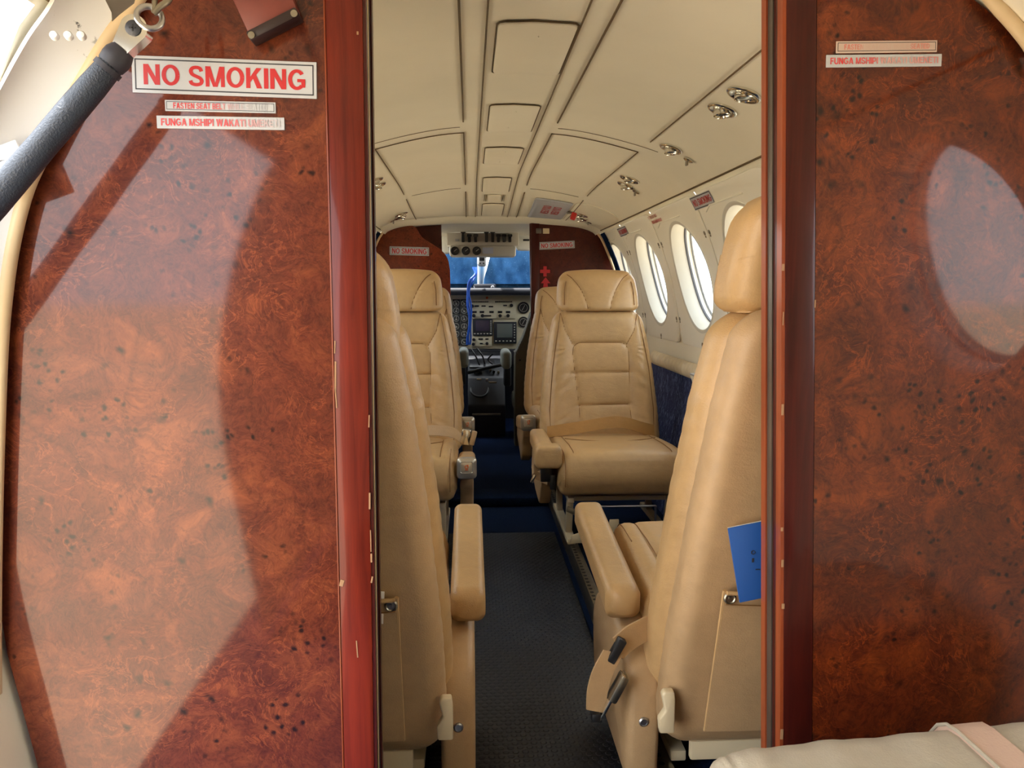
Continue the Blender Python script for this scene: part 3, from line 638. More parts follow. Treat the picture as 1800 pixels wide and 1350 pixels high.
# ---------------------------------------------------------------- placards
def fade_mat(name, rgb, stops, paper):
    t = NT(name); tc = t.n('ShaderNodeTexCoord'); sp_ = t.n('ShaderNodeSeparateXYZ'); t.l(tc.outputs['Object'], sp_.inputs[0])
    f = t.ramp(sp_.outputs[0], [(max(0, min(1, p)), (q, q, q, 1)) for p, q in stops]); nz = t.noise(t.coords((30, 30, 30)), 6, 4)
    t.set(Base_Color=t.mix(t.math('MULTIPLY', f, t.math('MULTIPLY_ADD', nz, .5, .72)), lin(paper), lin(rgb)), Roughness=.45); MATS[name] = t.m
def placard(name, corners, y, body, label, tw=.86, th=.5, border=None, mat='sign_red', plate='sign_white', bold=.028, dx=0., fade=None, th_=.0012):
    C = [np.array(at2(px, py, y)) for px, py in corners]            # TL TR BR BL
    c = sum(C)/4; ex = ((C[1]-C[0])+(C[2]-C[3]))/2; W = float(np.linalg.norm(ex)); H = float((np.linalg.norm(C[0]-C[3])+np.linalg.norm(C[1]-C[2]))/2)
    ang = math.atan2(ex[1], ex[0]); t_ = thing(name, label, 'placard', (c[0], y, c[1])); t_.rotation_euler = (PI/2, -ang, 0)
    t_.rotation_euler = (Matrix.Rotation(-ang, 3, 'Y') @ Matrix.Rotation(PI/2, 3, 'X')).to_euler()
    m = MB(); m.box((0, 0, th_/2), (W, H, th_), .0004, 1); m.build('plate', plate, t_)
    if border:
        bi, bt = border; m = MB(); z = th_+.0002; w, h = W/2-bi*H, H/2-bi*H; k = bt*H
        for q in ((0, h, w, k/2), (0, -h, w, k/2), (w, 0, k/2, h+k/2), (-w, 0, k/2, h+k/2)):
            m.add([(q[0]-q[2], q[1]-q[3], z), (q[0]+q[2], q[1]-q[3], z), (q[0]+q[2], q[1]+q[3], z), (q[0]-q[2], q[1]+q[3], z)], [(0, 1, 2, 3)])
        m.build('border', 'sign_dark', t_, recalc=False)
    if fade:
        mm = name+'_ink_%d' % len(MATS); fade_mat(mm, *fade); mat = mm
        # ramp runs over the plate's width: shift so 0..1 covers it
        nt = MATS[mm].node_tree; sp_ = [n for n in nt.nodes if n.type == 'SEPXYZ'][0]
        r = [l.to_node for l in nt.links if l.from_node == sp_ and l.to_node.type == 'VALTORGB'][0]
        md = nt.nodes.new('ShaderNodeMath'); md.operation = 'MULTIPLY_ADD'; md.inputs[1].default_value = 1/W; md.inputs[2].default_value = .5
        nt.links.new(sp_.outputs[0], md.inputs[0]); nt.links.new(md.outputs[0], r.inputs[0])
    vs, fs = text_mesh(body, W*tw, H*th, bold); m = MB(); m.add([(p[0]+dx*W, p[1], th_+.0003+p[2]) for p in vs], fs); m.build('lettering', mat, t_, recalc=False, smooth=0)
    return t_
Yp = PART-.0004
placard('no_smoking_placard', [(232, 97), (556, 110), (558, 174), (233, 163)], Yp, 'NO SMOKING', 'large white NO SMOKING placard with red letters on the left burl partition', .875, .55, (.10, .034))
placard('seat_belt_placard', [(290, 176), (485, 180), (485, 200), (291, 195)], Yp, 'FASTEN SEAT BELT WHILE SEATED', 'faded white FASTEN SEAT BELT placard under the large NO SMOKING placard', .85, .52, (.16, .05), bold=.02,
        fade=((200, 48, 52), [(0, 1), (.5, .9), (.56, .35), (.7, .15), (.8, 0)], (180, 184, 192)))
placard('seat_belt_placard', [(275, 203), (500, 207), (501, 229), (277, 226)], Yp, 'FUNGA MSHIPI WAKATI UMEKETI', 'white FUNGA MSHIPI WAKATI UMEKETI placard, lowest on the left burl partition', .93, .56, None, bold=.03,
        fade=((206, 44, 52), [(0, 1), (.55, .9), (.7, .6), (.82, .3), (.97, .05)], (180, 184, 192)))
placard('seat_belt_placard', [(1469, 73), (1647, 71), (1646, 92), (1469, 94)], Yp, 'FASTEN SEAT BELT WHILE SEATED', 'pinkish FASTEN SEATED placard with worn middle, upper one on the right burl partition', .84, .44, (.16, .05), plate='sign_pinkish', bold=.02,
        fade=((206, 110, 100), [(0, 1), (.22, .8), (.28, .1), (.7, .1), (.75, .75)], (198, 176, 166)))
placard('seat_belt_placard', [(1452, 97), (1655, 95), (1654, 117), (1451, 119)], Yp, 'FUNGA MSHIPI WAKATI UMEKETI', 'white FUNGA MSHIPI WAKATI UMEKETI placard on the right burl partition', .93, .52, None, bold=.03,
        fade=((206, 50, 58), [(0, 1), (.4, .9), (.5, .4), (.7, .4), (.85, .6)], (196, 190, 188)))
def wall_placard(yc, s, W, H, label):
    t_ = thing('no_smoking_placard', label, 'placard', surf(s, yc, .01), world=True)
    m = MB(); rows = [[surf(s+b*H/2, yc+a*W/2, .0088) for a in (-1, -.5, 0, .5, 1)] for b in (-1, 0, 1)]; m.grid(rows); m.build('plate', 'sign_white', t_)
    m = MB(); w, h, k = W/2*.96, H/2*.84, .0016
    for q in ((0, h, w, k), (0, -h, w, k), (w, 0, k, h), (-w, 0, k, h)):
        m.grid([[surf(s+q[1]+b*q[3], yc+q[0]+a*q[2], .0092) for a in (-1, 0, 1)] for b in (-1, 1)])
    m.build('border', 'sign_dark', t_)
    sign_on_lining(t_, 'lettering', 'NO SMOKING', s, yc, W*.86, H*.5, 'sign_red', .0094, 'w')
wall_placard(2.345, SJ+.042, .20, .046, 'NO SMOKING placard above the nearest right window')
wall_placard(3.555, SJ+.042, .19, .044, 'NO SMOKING placard above the third right window')
for yc, lab in ((2.76, 'second'), (3.95, 'farthest')):
    t_ = thing('seat_belt_placard', 'faint red FASTEN SEAT BELT lettering above the %s right window' % lab, 'placard', surf(SJ+.05, yc, .01), world=True)
    sign_on_lining(t_, 'lettering', 'FASTEN SEAT BELT', SJ+.030, yc+.20, .13, .013, 'sign_red_faint', .0090, 'w')
    t_ = thing('seat_belt_placard', 'faint red FUNGA MSHIPI lettering above the %s right window' % lab, 'placard', surf(SJ+.07, yc, .01), world=True)
    sign_on_lining(t_, 'lettering', 'FUNGA MSHIPI WAKATI', SJ+.052, yc+.17, .15, .013, 'sign_red', .0090, 'w')

mb = MB(); mb.grid([[surf(s, y, o) for s in np.linspace(-SJ, SJ, 60)] for y, o in ((4.05, -.002), (4.07, .012), (4.10, .022), (4.14, .026), (4.16, .020), (4.17, -.004))]); struct('trim_3', mb, 'headliner', 'cream header arch where the headliner meets the cockpit bulkhead', recalc=False)
# ---------------------------------------------------------------- entry door frame, stay, latch block
df = thing('door_1', None, None, (-.62, .86, 0), kind='structure', world=True); df['label'] = 'worn white frame of the open entrance door'
inn = smoothline(pts([(300, -130), (248, -30), (222, 8), (182, 66), (126, 160), (80, 248), (44, 324), (20, 414), (4, 514), (-6, 640), (-14, 900), (-14, 1400)], .950), 60)
out = smoothline([at2(*q, .90) for q in [(150, -160), (120, -60), (92, 8), (52, 66), (10, 140), (-30, 220), (-64, 320), (-90, 420), (-110, 560), (-120, 700), (-128, 900), (-128, 1400)]], 60)
mb = MB(); rows = []
for f in (0, .15, .5, .85, 1):
    rows.append([((1-f)*a[0]+f*b[0]-.010*math.sin(PI*f), .950-.05*f, (1-f)*a[1]+f*b[1]+.004*math.sin(PI*f)) for a, b in zip(inn, out)])
rows.append([(b[0]-.006, .905, b[1]+.004) for b in out]); rows.append([(b[0]-.004, .96, b[1]+.003) for b in out])
mb.grid(rows); mb.build('frame_skin', 'white_paint', df, recalc=False)
mb = MB()
for px, py in ((95, 62), (120, 62), (143, 62)):
    c = at(px, py, .905); mb.lathe(c, (.2, -1, .1), [(.0046, -.004), (.0046, .001), (.0034, .0025), (.0001, .003)], 16)
mb.build('rivets', 'white_paint', df)
c = at(8, 296, .925); mb = MB(); mb.box(c, (.05, .004, .05), .002, rot=Matrix.Rotation(-.35, 3, 'Y')); mb.build('striker_plate', 'white_paint', df)
mb = MB(); c = at(8, 295, .921); mb.lathe(c, (.1, -1, 0), [(.0085, -.002), (.0085, .002), (.006, .004), (.0001, .0042)], 18); mb.build('screw', 'steel', df)
# the torn dark tape at the head of the frame
mb = MB(); q = [at(185, 0, .90), at(240, -10, .92), at(236, 6, .92), at(210, 26, .915), at(197, 38, .905), at(196, 22, .90)]
mb.add(q, [tuple(range(6))]); mb.build('torn_tape', 'grey_strip', df, recalc=False)
# padded door stay
st = thing('door_stay', 'grey padded door stay slanting across the upper left corner', 'door stay', tuple(at(100, 225, .89)), world=True)
A, B = Vector(at(207, 100, .885)), Vector(at(-300, 695, .845)); ax = (B-A).normalized(); B = A+ax*1.25
path = [A+(B-A)*k/30 for k in range(31)]; rad = [.0150+.0024*k/30+.0006*math.sin(k*1.7) for k in range(31)]; rad[0] = .0125; rad[1] = .0145
mb = MB(); mb.tube(path, rad, 24); mb.build('padded_sleeve', 'grey_leatherette', st)
mb = MB(); mb.tube([A-ax*.010, A-ax*.002, A+ax*.004, A+ax*.012], [.0118, .0150, .0152, .0140], 20); mb.tube([A+ax*.014, A+ax*.020], [.0152, .0152], 20); mb.build('sleeve_cuff', 'sign_dark', st)
E_ = Vector(at(240, 54, .885)); side = Vector((0, -1, 0)); d2 = (A-E_).normalized()
prof = []
w_ = d2.cross(side).normalized()
outl = []
for k in range(13):
    th = PI*k/12; outl.append(E_+(-d2*math.sin(th)+w_*math.cos(th))*.0145)
outl += [A-ax*.006-w_*.0085, A-ax*.006+w_*.0085]
mb = MB(); n = len(outl); mb.add([tuple(q-side*.008) for q in outl]+[tuple(q+side*.008) for q in outl], [tuple(range(n)), tuple(range(2*n-1, n-1, -1))]+[(i, n+i, n+(i+1) % n, (i+1) % n) for i in range(n)]); mb.build('end_fitting', 'chrome', st)
mb = MB(); mb.lathe(E_+side*.008, side, [(.0082, 0), (.0082, .0012), (.007, .002), (.0001, .0021)], 24); sc_ = mb.build('screw', 'seal_dark', st)
mb = MB(); mb.box(tuple(E_+side*.0104), (.007, .0008, .0014)); mb.box(tuple(E_+side*.0104), (.0014, .0008, .007)); mb.build('screw_slot', 'black_plastic', sc_)
sh = thing('shackle', 'steel ring shackle joining the door stay to its chain', 'shackle', tuple(at(262, 30, .88)), world=True)
mb = MB(); mb.ring(at(263, 31, .882), (.35, -1, .25), .0125, .0033, 32, 10); mb.build('ring', 'steel', sh)
mb = MB(); mb.tube([at(270, 24, .876), at(284, 10, .876), at(296, 2, .88), at(304, -20, .89)], .0034, 10); mb.tube([at(271, 22, .884), at(272, 6, .886), at(274, -20, .89)], .003, 10); mb.build('hook', 'brushed', sh)
# red-brown latch block at the top of the left panel
lb = thing('latch_block', 'red-brown painted block with a dark worn end at the top of the left partition', 'block', tuple(at(465, 20, .955)), world=True)
P4 = [at2(392, -40, .95), at2(438, 60, .95), at2(523, 17, .95), at2(480, -90, .95)]
mb = MB(); mb.prism(P4, .945, PART, 'y', .002); mb.build('block_body', 'block_red', lb)
e0, e1 = np.array(at2(438, 66, .948)), np.array(at2(524, 22, .948)); ang = math.atan2(e1[1]-e0[1], e1[0]-e0[0]); cc = (e0+e1)/2
mb = MB(); mb.box((cc[0], .955, cc[1]), (float(np.linalg.norm(e1-e0)), .026, .011), .002, rot=Matrix.Rotation(-ang, 3, 'Y')); mb.build('end_strip', 'black_seal', lb)
mb = MB(); c = at(517, 24, .9405); mb.lathe(c, (0, -1, 0), [(.004, 0), (.004, .0012), (.0001, .0014)], 14); mb.build('end_screw', 'brushed', lb); mb = MB(); c = at(442, 62, .9405); mb.lathe(c, (0, -1, 0), [(.004, 0), (.004, .0012), (.0001, .0014)], 14); mb.build('end_screw', 'brushed', lb)
# ground outside
mb = MB(); mb.add([(-120, -120, -1.2), (120, -120, -1.2), (120, 120, -1.2), (-120, 120, -1.2)], [(0, 1, 2, 3)]); struct('ground', mb, 'tarmac', 'sunlit apron outside the aircraft')

# ---------------------------------------------------------------- aft seat in the lower right corner
ab = thing('aft_seat', 'cream leather seat top with a pinkish strap in the lower right corner', 'seat', (.62, .72, 0), world=True)
def cushion_top(y0, y1, front, z0, bulge):               # long soft cushion whose near edge shows
    pass
line = smoothline([at2(*q, .80) for q in [(1268, 1356), (1290, 1340), (1340, 1328), (1450, 1316), (1560, 1306), (1700, 1294), (1800, 1284), (1960, 1270)]], 60)
mb = MB(); rows = []
for k, (x, z) in enumerate(line):
    f = k/(len(line)-1); r = .055
    wob = .0012*math.sin(k*.55)+.0007*math.sin(k*1.3)
    ring = []
    for (ox, oz) in rrect(.15, .10, .05, 48): ring.append((x, .80-.10+ox, z-.10+oz+wob*(1 if oz > 0 else 0)))
    rows.append(ring)
# end cap rounding
r0 = rows[0]; c0 = np.mean(np.array(r0), axis=0)
rows = [[tuple(c0+(np.array(q)-c0)*s_+np.array([-dx, 0, 0])) for q in r0] for s_, dx in ((.3, .030), (.7, .024), (.9, .012))]+rows
mb.grid(rows, True, 0, True); mb.build('cushion', 'cream_leather', ab)
mb = MB(); rows = []
for k in range(len(line)):
    px_ = line[k][0]
    if at2(1672, 1300, .8)[0] <= px_ <= at2(1752, 1296, .8)[0]:
        rows.append([(line[k][0], .70+ox*1.03, line[k][1]-.10+oz*1.035+.0015) for ox, oz in rrect(.15, .10, .05, 48)])
mb.grid(rows, True, 0, True); mb.build('strap', 'pink_strap', ab)
mb = MB(); mb.tube([tuple(np.array(q)*1.0+np.array([0, 0, .0012])) for q in rows[0]+[rows[0][0]]], .0022, 8); mb.build('strap_edge', 'cream_leather', ab)
mb = MB(); mb.box((.54, .70, .13), (.4, .24, .24), .01); mb.build('seat_base', 'cream_plastic', ab)
# ---------------------------------------------------------------- cabin seats
# local frame: origin on the floor under the seat, the sitter faces -Y, aisle at a*X
ZB, ZT = .285, .828
def bwz(z): return float(np.interp(z, [.28, .34, .45, .60, .72, .80, .83], [.222, .232, .228, .212, .192, .172, .165]))
def bycz(z): return .235+.105*(z-.30)/.53+.012*math.sin((z-.3)/.53*PI)
BD = .066                                              # half thickness
bw, byc = bwz, bycz
def polyd(X, Z, line):
    d = np.full(X.shape, 9.)
    for a, b in zip(line[:-1], line[1:]):
        ax, az = a; bx, bz = b; L2 = (bx-ax)**2+(bz-az)**2+1e-12
        t_ = np.clip(((X-ax)*(bx-ax)+(Z-az)*(bz-az))/L2, 0, 1)
        d = np.minimum(d, np.hypot(X-ax-t_*(bx-ax), Z-az-t_*(bz-az)))
    return d
pan = [(-.080, .33), (-.083, .45), (-.098, .58), (-.106, .655)]+[(-.106+.032*(1-math.cos(q)), .668+.034*math.sin(q)) for q in np.linspace(0, PI/2, 7)]+[(.078+.034*math.sin(q), .702-.034*(1-math.cos(q))) for q in np.linspace(0, PI/2, 7)]+[(.114, .60), (.112, .47), (.118, .40), (.124, .33)]
BSEAM = [pan, [(-.106, .585), (.114, .588)], [(-.088, .462), (.112, .466)], [(-.104, .693), (-.135, .75), (-.150, .815)], [(.104, .693), (.136, .75), (.150, .815)],
         [(-.196, .31), (-.200, .45), (-.187, .60), (-.168, .72), (-.152, .815)], [(.200, .31), (.203, .45), (.190, .60), (.170, .72), (.152, .815)]]
def back_front(x, z):                                   # y of the front face
    X = np.array([x], float); Z = np.array([z], float); return float(back_disp(X, Z)[0])+byc(z)-BD
def back_disp(X, Z):
    g = np.zeros(X.shape)
    for i, ln in enumerate(BSEAM):
        d = polyd(X, Z, ln); g += .0036*np.exp(-(d/.0042)**2)+.007*np.exp(-d/.016)
    w = np.interp(Z, [.28, .34, .45, .60, .72, .80, .83], [.222, .232, .228, .212, .192, .172, .165])
    bol = -.020*np.exp(-((np.abs(X)-w*.76)/.05)**2)*np.clip((.80-Z)/.2, 0, 1)          # side bolsters stand proud
    wr = np.zeros(X.shape)                                                           # gathers fanning from the panel corners
    for sx, cx in ((-1, -.10), (1, .108)):
        dx, dz = X-cx, Z-.685; ang = np.arctan2(dz, sx*dx); r_ = np.hypot(dx, dz)
        m = np.exp(-((r_-.062)/.038)**2)*(sx*dx > 0)*np.clip(1-np.abs(ang+.25)/.75, 0, 1)
        wr += .0030*m*np.sin(ang*21)
        m2 = np.exp(-((np.abs(X-cx)-.045)/.035)**2)*(sx*dx > 0)*np.exp(-((Z-.37)/.055)**2); wr += .0026*m2*np.sin(Z*190+X*70*sx)
        m3 = np.exp(-((np.abs(X-cx)-.05)/.035)**2)*(sx*dx > 0)*np.exp(-((Z-.56)/.09)**2); wr += .0016*m3*np.sin(Z*120+X*90*sx)
    return g*.8+bol+wr
def backrest_data(bd=BD, ys=0., disp=True, ZB=ZB, dw=0., mat='tan_leather', name='backrest', ZT=ZT):
    zs = []
    def bw(z): return bwz((z-ZB)*(.8285-.285)/(ZT-ZB)+.285)-dw
    def byc(z): return bycz(z)+ys
    rt = .045
    for k in range(9): q = PI/2*k/8; zs.append((ZB+rt-rt*math.cos(q), rt*(1-math.sin(q))))
    n = 84
    for k in range(1, n): zs.append((ZB+rt+(ZT-2*rt-ZB)*k/n, 0))
    for k in range(9): q = PI/2*k/8; zs.append((ZT-rt+rt*math.sin(q), rt*(1-math.cos(q))))
    rows = []
    for z, ins in zs:
        ins = min(ins, .04); r = rrect(bw(z)-ins, max(.012, bd-ins*.9), min(.042, bd*.8) if ins < .02 else .02, 150)
        X = np.array([p[0] for p in r]); Y = np.array([p[1] for p in r]); fr = np.clip((-Y)/(bd*.75), 0, 1)*np.clip((bw(z)-ins-np.abs(X))/.02+.15, 0, 1)
        D = back_disp(X, np.full(X.shape, z))*fr*disp
        sidew = .0012*np.sin(z*95+X*40)*np.clip((np.abs(X)-bw(z)*.8)/.04, 0, 1)
        rows.append([(x*(1)+math.copysign(sw, x), y+d+byc(z), z) for x, y, d, sw in zip(X, Y, D, sidew)])
    mb = MB(); mb.grid(rows, True, 0, True); return mb.data(name, mat, smooth=60)
def seam_tubes(lines, fy, r=.0013):
    mb = MB()
    for ln in lines:
        p = []
        for a, b in zip(ln[:-1], ln[1:]):
            m = max(2, int(math.hypot(b[0]-a[0], b[1]-a[1])/.008))
            for k in range(m): p.append((a[0]+(b[0]-a[0])*k/m, a[1]+(b[1]-a[1])*k/m))
        p.append(ln[-1]); mb.tube([(q[0], fy(q[0], q[1]), q[1]) for q in p], r, 6)
    return mb
BACK = backrest_data(); BACK2 = backrest_data(.050, -.022, True, .18, -.004, 'tan_leather', 'backrest', .872); SHELL = backrest_data(.040, .050, False, .135, .006, 'tan_leather_dull', 'back_shell', .876); BPIPES = [seam_tubes([ln_], lambda x, z: back_front(x, z)-.0004).data('piping', 'stitch') for ln_ in BSEAM]
# headrest
HZ0, HZ1 = .824, .974
def hw(z): return float(np.interp(z, [HZ0, .86, .92, HZ1], [.150, .152, .148, .138]))
def hyc(z): return .325+.05*(z-HZ0)/.15
HD = .056
HS = [smoothline([(-.118, .955), (-.098, .940), (-.070, .905), (-.050, .860), (-.044, .832)], 14), smoothline([(.110, .955), (.090, .940), (.066, .905), (.046, .860), (.040, .832)], 14)]
HB = [(-.122, .930), (-.129, .90), (-.131, .846)]
def head_disp(X, Z):
    g = np.zeros(X.shape)
    for ln in HS+[HB, [(-q[0], q[1]) for q in HB]]: d = polyd(X, Z, ln); g += .003*np.exp(-(d/.004)**2)+.004*np.exp(-d/.014)
    return g-.010*(1-(X/.15)**2)
def headrest_data():
    zs = []; rt = .034
    for k in range(8): q = PI/2*k/7; zs.append((HZ0+rt*.6-rt*.6*math.cos(q), rt*.6*(1-math.sin(q))))
    for k in range(1, 34): zs.append((HZ0+rt*.6+(HZ1-rt*1.6-HZ0)*k/34, 0))
    for k in range(9): q = PI/2*k/8; zs.append((HZ1-rt+rt*math.sin(q), rt*(1-math.cos(q))))
    rows = []
    for z, ins in zs:
        r = rrect(hw(z)-ins, HD-ins*.95, .036 if ins < .012 else .02, 120)
        X = np.array([p[0] for p in r]); Y = np.array([p[1] for p in r]); fr = np.clip((-Y)/(HD*.75), 0, 1)*np.clip((hw(z)-ins-np.abs(X))/.02+.15, 0, 1)
        D = head_disp(X, np.full(X.shape, z))*fr
        rows.append([(x, y+d+hyc(z), z-.010*(x/.15)**2*(1 if z > .9 else 0)) for x, y, d in zip(X, Y, D)])
    mb = MB(); mb.grid(rows, True, 0, True); return mb.data('headrest', 'tan_leather', smooth=60)
HEAD = headrest_data()
HPIPES = [seam_tubes([ln_], lambda x, z: float(head_disp(np.array([x]), np.array([z]))[0])+hyc(z)-HD-.0004).data('piping', 'stitch') for ln_ in HS+[HB, [(-q[0], q[1]) for q in HB]]]
# seat cushion: section in (y, z) with a deep rolled front
def cushion_data():
    CW = .218; rows = []
    prof = smoothline([(.20, .225), (-.12, .222), (-.235, .228), (-.268, .262), (-.276, .305), (-.258, .352), (-.215, .372), (-.10, .372), (.05, .362), (.20, .350)], 72)
    n = 40
    for k in range(n+1):
        f = k/n; x = -CW+2*CW*f; e = 0
        r = .035; ex = abs(x)-(CW-r)
        if ex > 0: e = r-math.sqrt(max(0, r*r-ex*ex))
        if k in (0, n): e = r*.9
        dome = .006*(1-(x/CW)**2); ring = []
        for (y, z) in prof:
            cy, cz = 0., .297
            yy = y+(e if y < 0 else -e)*min(1, abs(y)/.2); zz = z+(-e if z > cz else e)
            if z > .34: zz += dome; zz -= .004*math.exp(-((abs(x)-.165)/.006)**2)
            ring.append((x, yy, zz))
        rows.append(ring)
    mb = MB(); mb.grid(rows, True, 0, True); return mb.data('seat_cushion', 'tan_leather', smooth=60)
CUSH = cushion_data()
CPIPES = []
def cpipe(path, r=.0013):
    mb = MB(); mb.tube(path, r, 6); CPIPES.append(mb.data('piping', 'stitch'))
for sx in (-1, 1):
    cpipe([(sx*.165, y, np.interp(y, [-.262, -.255, -.215, -.1, .1], [.33, .352, .374, .3745, .3625])) for y in np.linspace(-.255, .1, 20)])
    cpipe([(sx*.197, y, z-.003) for y, z in smoothline([(-.272, .27), (-.278, .305), (-.259, .353), (-.215, .373), (-.1, .373)], 20)])
cpipe([(x, -.05+.06*(x/.165)**2, .3755-.002) for x in np.linspace(-.165, .165, 20)])
# armrest pad, long and rounded; local: along y, centred on x = 0, top at z = 0
def pad_data(L, W, H, name='armrest_pad'):
    rows = []
    for k in range(31):
        f = k/30; y = -L/2+L*f; ins = 0
        ed = min(f, 1-f)*L; r = .014
        if ed < r: ins = r-math.sqrt(max(0, r*r-(r-ed)**2))
        rows.append([(x, y, z-H/2) for x, z in rrect(W/2-ins, H/2-ins, .017, 48)])
    mb = MB(); mb.grid(rows, True, 0, True); return mb.data(name, 'tan_leather', smooth=60)
PAD_LONG = pad_data(.45, .064, .062); PAD = pad_data(.36, .060, .064); PAD_CAP = pad_data(.075, .088, .075, 'arm_cap')
def ash_data():
    mb = MB(); rows = []
    for y, sc in ((.024, .90), (.0, 1.), (-.022, 1.), (-.028, .96), (-.030, .90)): rows.append([(x*sc, y, z*sc) for x, z in rrect(.032, .034, .012, 40)])
    mb.grid(rows, True, 0, True); return mb.data('ashtray', 'ash_cap', smooth=50)
ASH = ash_data()
mb = MB(); mb.grid([[(x, -.0305, z+.003) for x, z in rrect(.022, .020, .004, 32)], [(x*.9, -.0315, z*.9+.003) for x, z in rrect(.022, .020, .004, 32)], [(x*.82, -.0300, z*.82+.003) for x, z in rrect(.022, .020, .004, 32)]], True); mb.add([(x*.82, -.0298, z*.82+.003) for x, z in rrect(.022, .020, .004, 32)], [tuple(range(32))])
ASHF = mb.data('ashtray_plate', 'ash_metal')
mb = MB(); mb.ring((0, -.0312, .005), (0, 1, 0), .005, .0012, 16, 6); mb.box((0, -.0312, -.004), (.010, .0016, .003), .0005); mb.box((.004, -.0312, .009), (.004, .0016, .006), .0005); ASHE = mb.data('emblem', 'amber')
def lever_data():
    mb = MB(); mb.prism([(-.012, -.035), (.012, -.035), (.014, -.012), (.004, .004), (.010, .030), (.006, .036), (-.010, .036), (-.012, .02)], -.008, .008, 'y', .003); return mb.data('recline_lever', 'cream_plastic')
LEVER = lever_data()
mb = MB(); mb.lathe((0, 0, 0), (0, 1, 0), [(.0085, 0), (.0085, .002), (.0062, .0035), (.0055, .002), (.0001, .002)], 20); SCREW = mb.data('screw', 'steel')
mb = MB(); mb.lathe((0, 0, 0), (0, 1, 0), [(.0095, 0), (.0095, .003), (.0075, .0045), (.006, .003), (.003, .003), (.0025, .0045), (.0001, .0045)], 22); SNAP = mb.data('snap_button', 'brushed')
def shroud_data(a):
    # leather-covered lower side panel, aisle side, rear end turned outward
    mb = MB()
    prof = smoothline([(.255, .05), (.262, .15), (.250, .245), (.17, .285), (.03, .292), (-.08, .262), (-.12, .20), (-.10, .10), (-.06, .05)], 40, False)
    rows = []
    for xo, ins in ((-.030, .01), (-.027, .002), (-.020, 0), (.014, 0), (.024, .003), (.029, .012)):
        c = (.08, .165); rows.append([(a*xo*1., c[0]+(y-c[0])*(1-ins/.12), c[1]+(z-c[1])*(1-ins/.12)) for y, z in prof])
    mb.grid(rows, True, 0, True); return mb.data('side_shroud', 'tan_leather_dull', smooth=55)
SHR = {1: shroud_data(1), -1: shroud_data(-1)}
def base_part(t_):
    mb = MB()
    for sx in (-.17, .17):
        mb.box((sx, -.02, .072), (.028, .44, .02), .003)
        mb.box((sx, -.17, .14), (.022, .026, .14), .003, rot=Matrix.Rotation(.28, 3, 'X')); mb.box((sx, .12, .14), (.022, .026, .14), .003, rot=Matrix.Rotation(-.2, 3, 'X'))
        mb.box((sx, -.02, .208), (.022, .40, .018), .003)
    mb.box((0, -.18, .205), (.36, .018, .016), .002); mb.box((0, .12, .205), (.36, .018, .016), .002)
    mb.build('base_frame', 'cream_plastic', t_)
    mb = MB(); mb.tube([(-.12, -.2, .18), (.12, -.2, .18)], .004, 8); mb.tube([(-.12, -.2, .18), (-.12, -.2, .12)], .004, 8); mb.tube([(.12, -.2, .18), (.12, -.2, .12)], .004, 8); mb.build('stowage_wire', 'steel', t_)
def put(name, me, t_, loc=(0, 0, 0), rot=(0, 0, 0), sc=None):
    o = inst(name, me, t_); o.location = loc; o.rotation_euler = rot
    if sc: o.scale = sc
    return o
def ribbon(mb, path, wvec, th=.0016):                     # flat webbing along a path; wvec: half-width vector(s)
    n = len(path); rows = []
    for i, p in enumerate(path):
        w = Vector(wvec[i]) if hasattr(wvec[0], '__len__') else Vector(wvec); p = Vector(p)
        d = (Vector(path[min(i+1, n-1)])-Vector(path[max(i-1, 0)])).normalized(); nn = d.cross(w).normalized()*th
        rows.append([tuple(p-w-nn), tuple(p+w-nn), tuple(p+w+nn), tuple(p-w+nn)])
    mb.grid(rows, True, 0, True)
def seat(label, x, y, face, a, arm, hdz=0., group='tan leather cabin seats'):
    t_ = thing('cabin_seat', label, 'seat', (x, y, 0), group, 0 if face < 0 else PI)
    b = put('backrest', BACK2 if arm == 'long' else BACK, t_)
    if arm == 'long': put('back_shell', SHELL, t_)
    else: [put('piping', q, b) for q in BPIPES]
    h = put('headrest', HEAD, t_, (0, 0, hdz-.066), (0, 0, 0), (1.05 if hdz == 0 else 1.15, 1, 1.08)) if arm != 'long' else put('headrest', HEAD, t_, (0, -.325*.15, hdz-.87*.16), (0, 0, 0), (1.10, 1.15, 1.16)); [put('piping', q, h) for q in HPIPES]
    c = put('seat_cushion', CUSH, t_); [put('piping', q, c) for q in CPIPES]
    base_part(t_)
    if arm == 'ashtray':
        p = put('armrest', PAD, t_, (a*.250, -.03, .335), (-.14, 0, 0)); q = put('ashtray', ASH, p, (0, -.20, -.026), (.05, 0, 0)); put('ashtray_plate', ASHF, q); put('emblem', ASHE, q)
        mb = MB(); mb.prism([(-.215, .30), (-.17, .315), (.16, .30), (.20, .20), (-.02, .16), (-.10, .14), (-.165, .175), (-.175, .23), (-.21, .27)], a*.250-.022, a*.250+.022, 'x', .008); sp_ = mb.build('arm_support', 'tan_leather_dull', t_)
        put('screw', SCREW, sp_, (a*.250-a*.004, -.163, .195), (PI, 0, 0))
    elif arm == 'leather':
        p = put('armrest', PAD, t_, (a*.250, -.02, .385)); put('arm_cap', PAD_CAP, p, (0, -.205, .014))
        mb = MB(); mb.prism([(-.21, .31), (.16, .33), (.20, .22), (.02, .18), (-.12, .17), (-.19, .25)], a*.250-.020, a*.250+.020, 'x', .008); mb.build('arm_support', 'tan_leather_dull', t_)
    else:
        p = put('armrest', PAD_LONG, t_, (a*.262, -.075, .385), (-.10, 0, 0))
        sdt = put('side_shroud', SHR[int(a)], t_, (a*.245, -.02, 0)); put('screw', SCREW, sdt, (a*.0, .262, .165))
        put('recline_lever', LEVER, t_, (a*.226, .318, .228))
    return t_
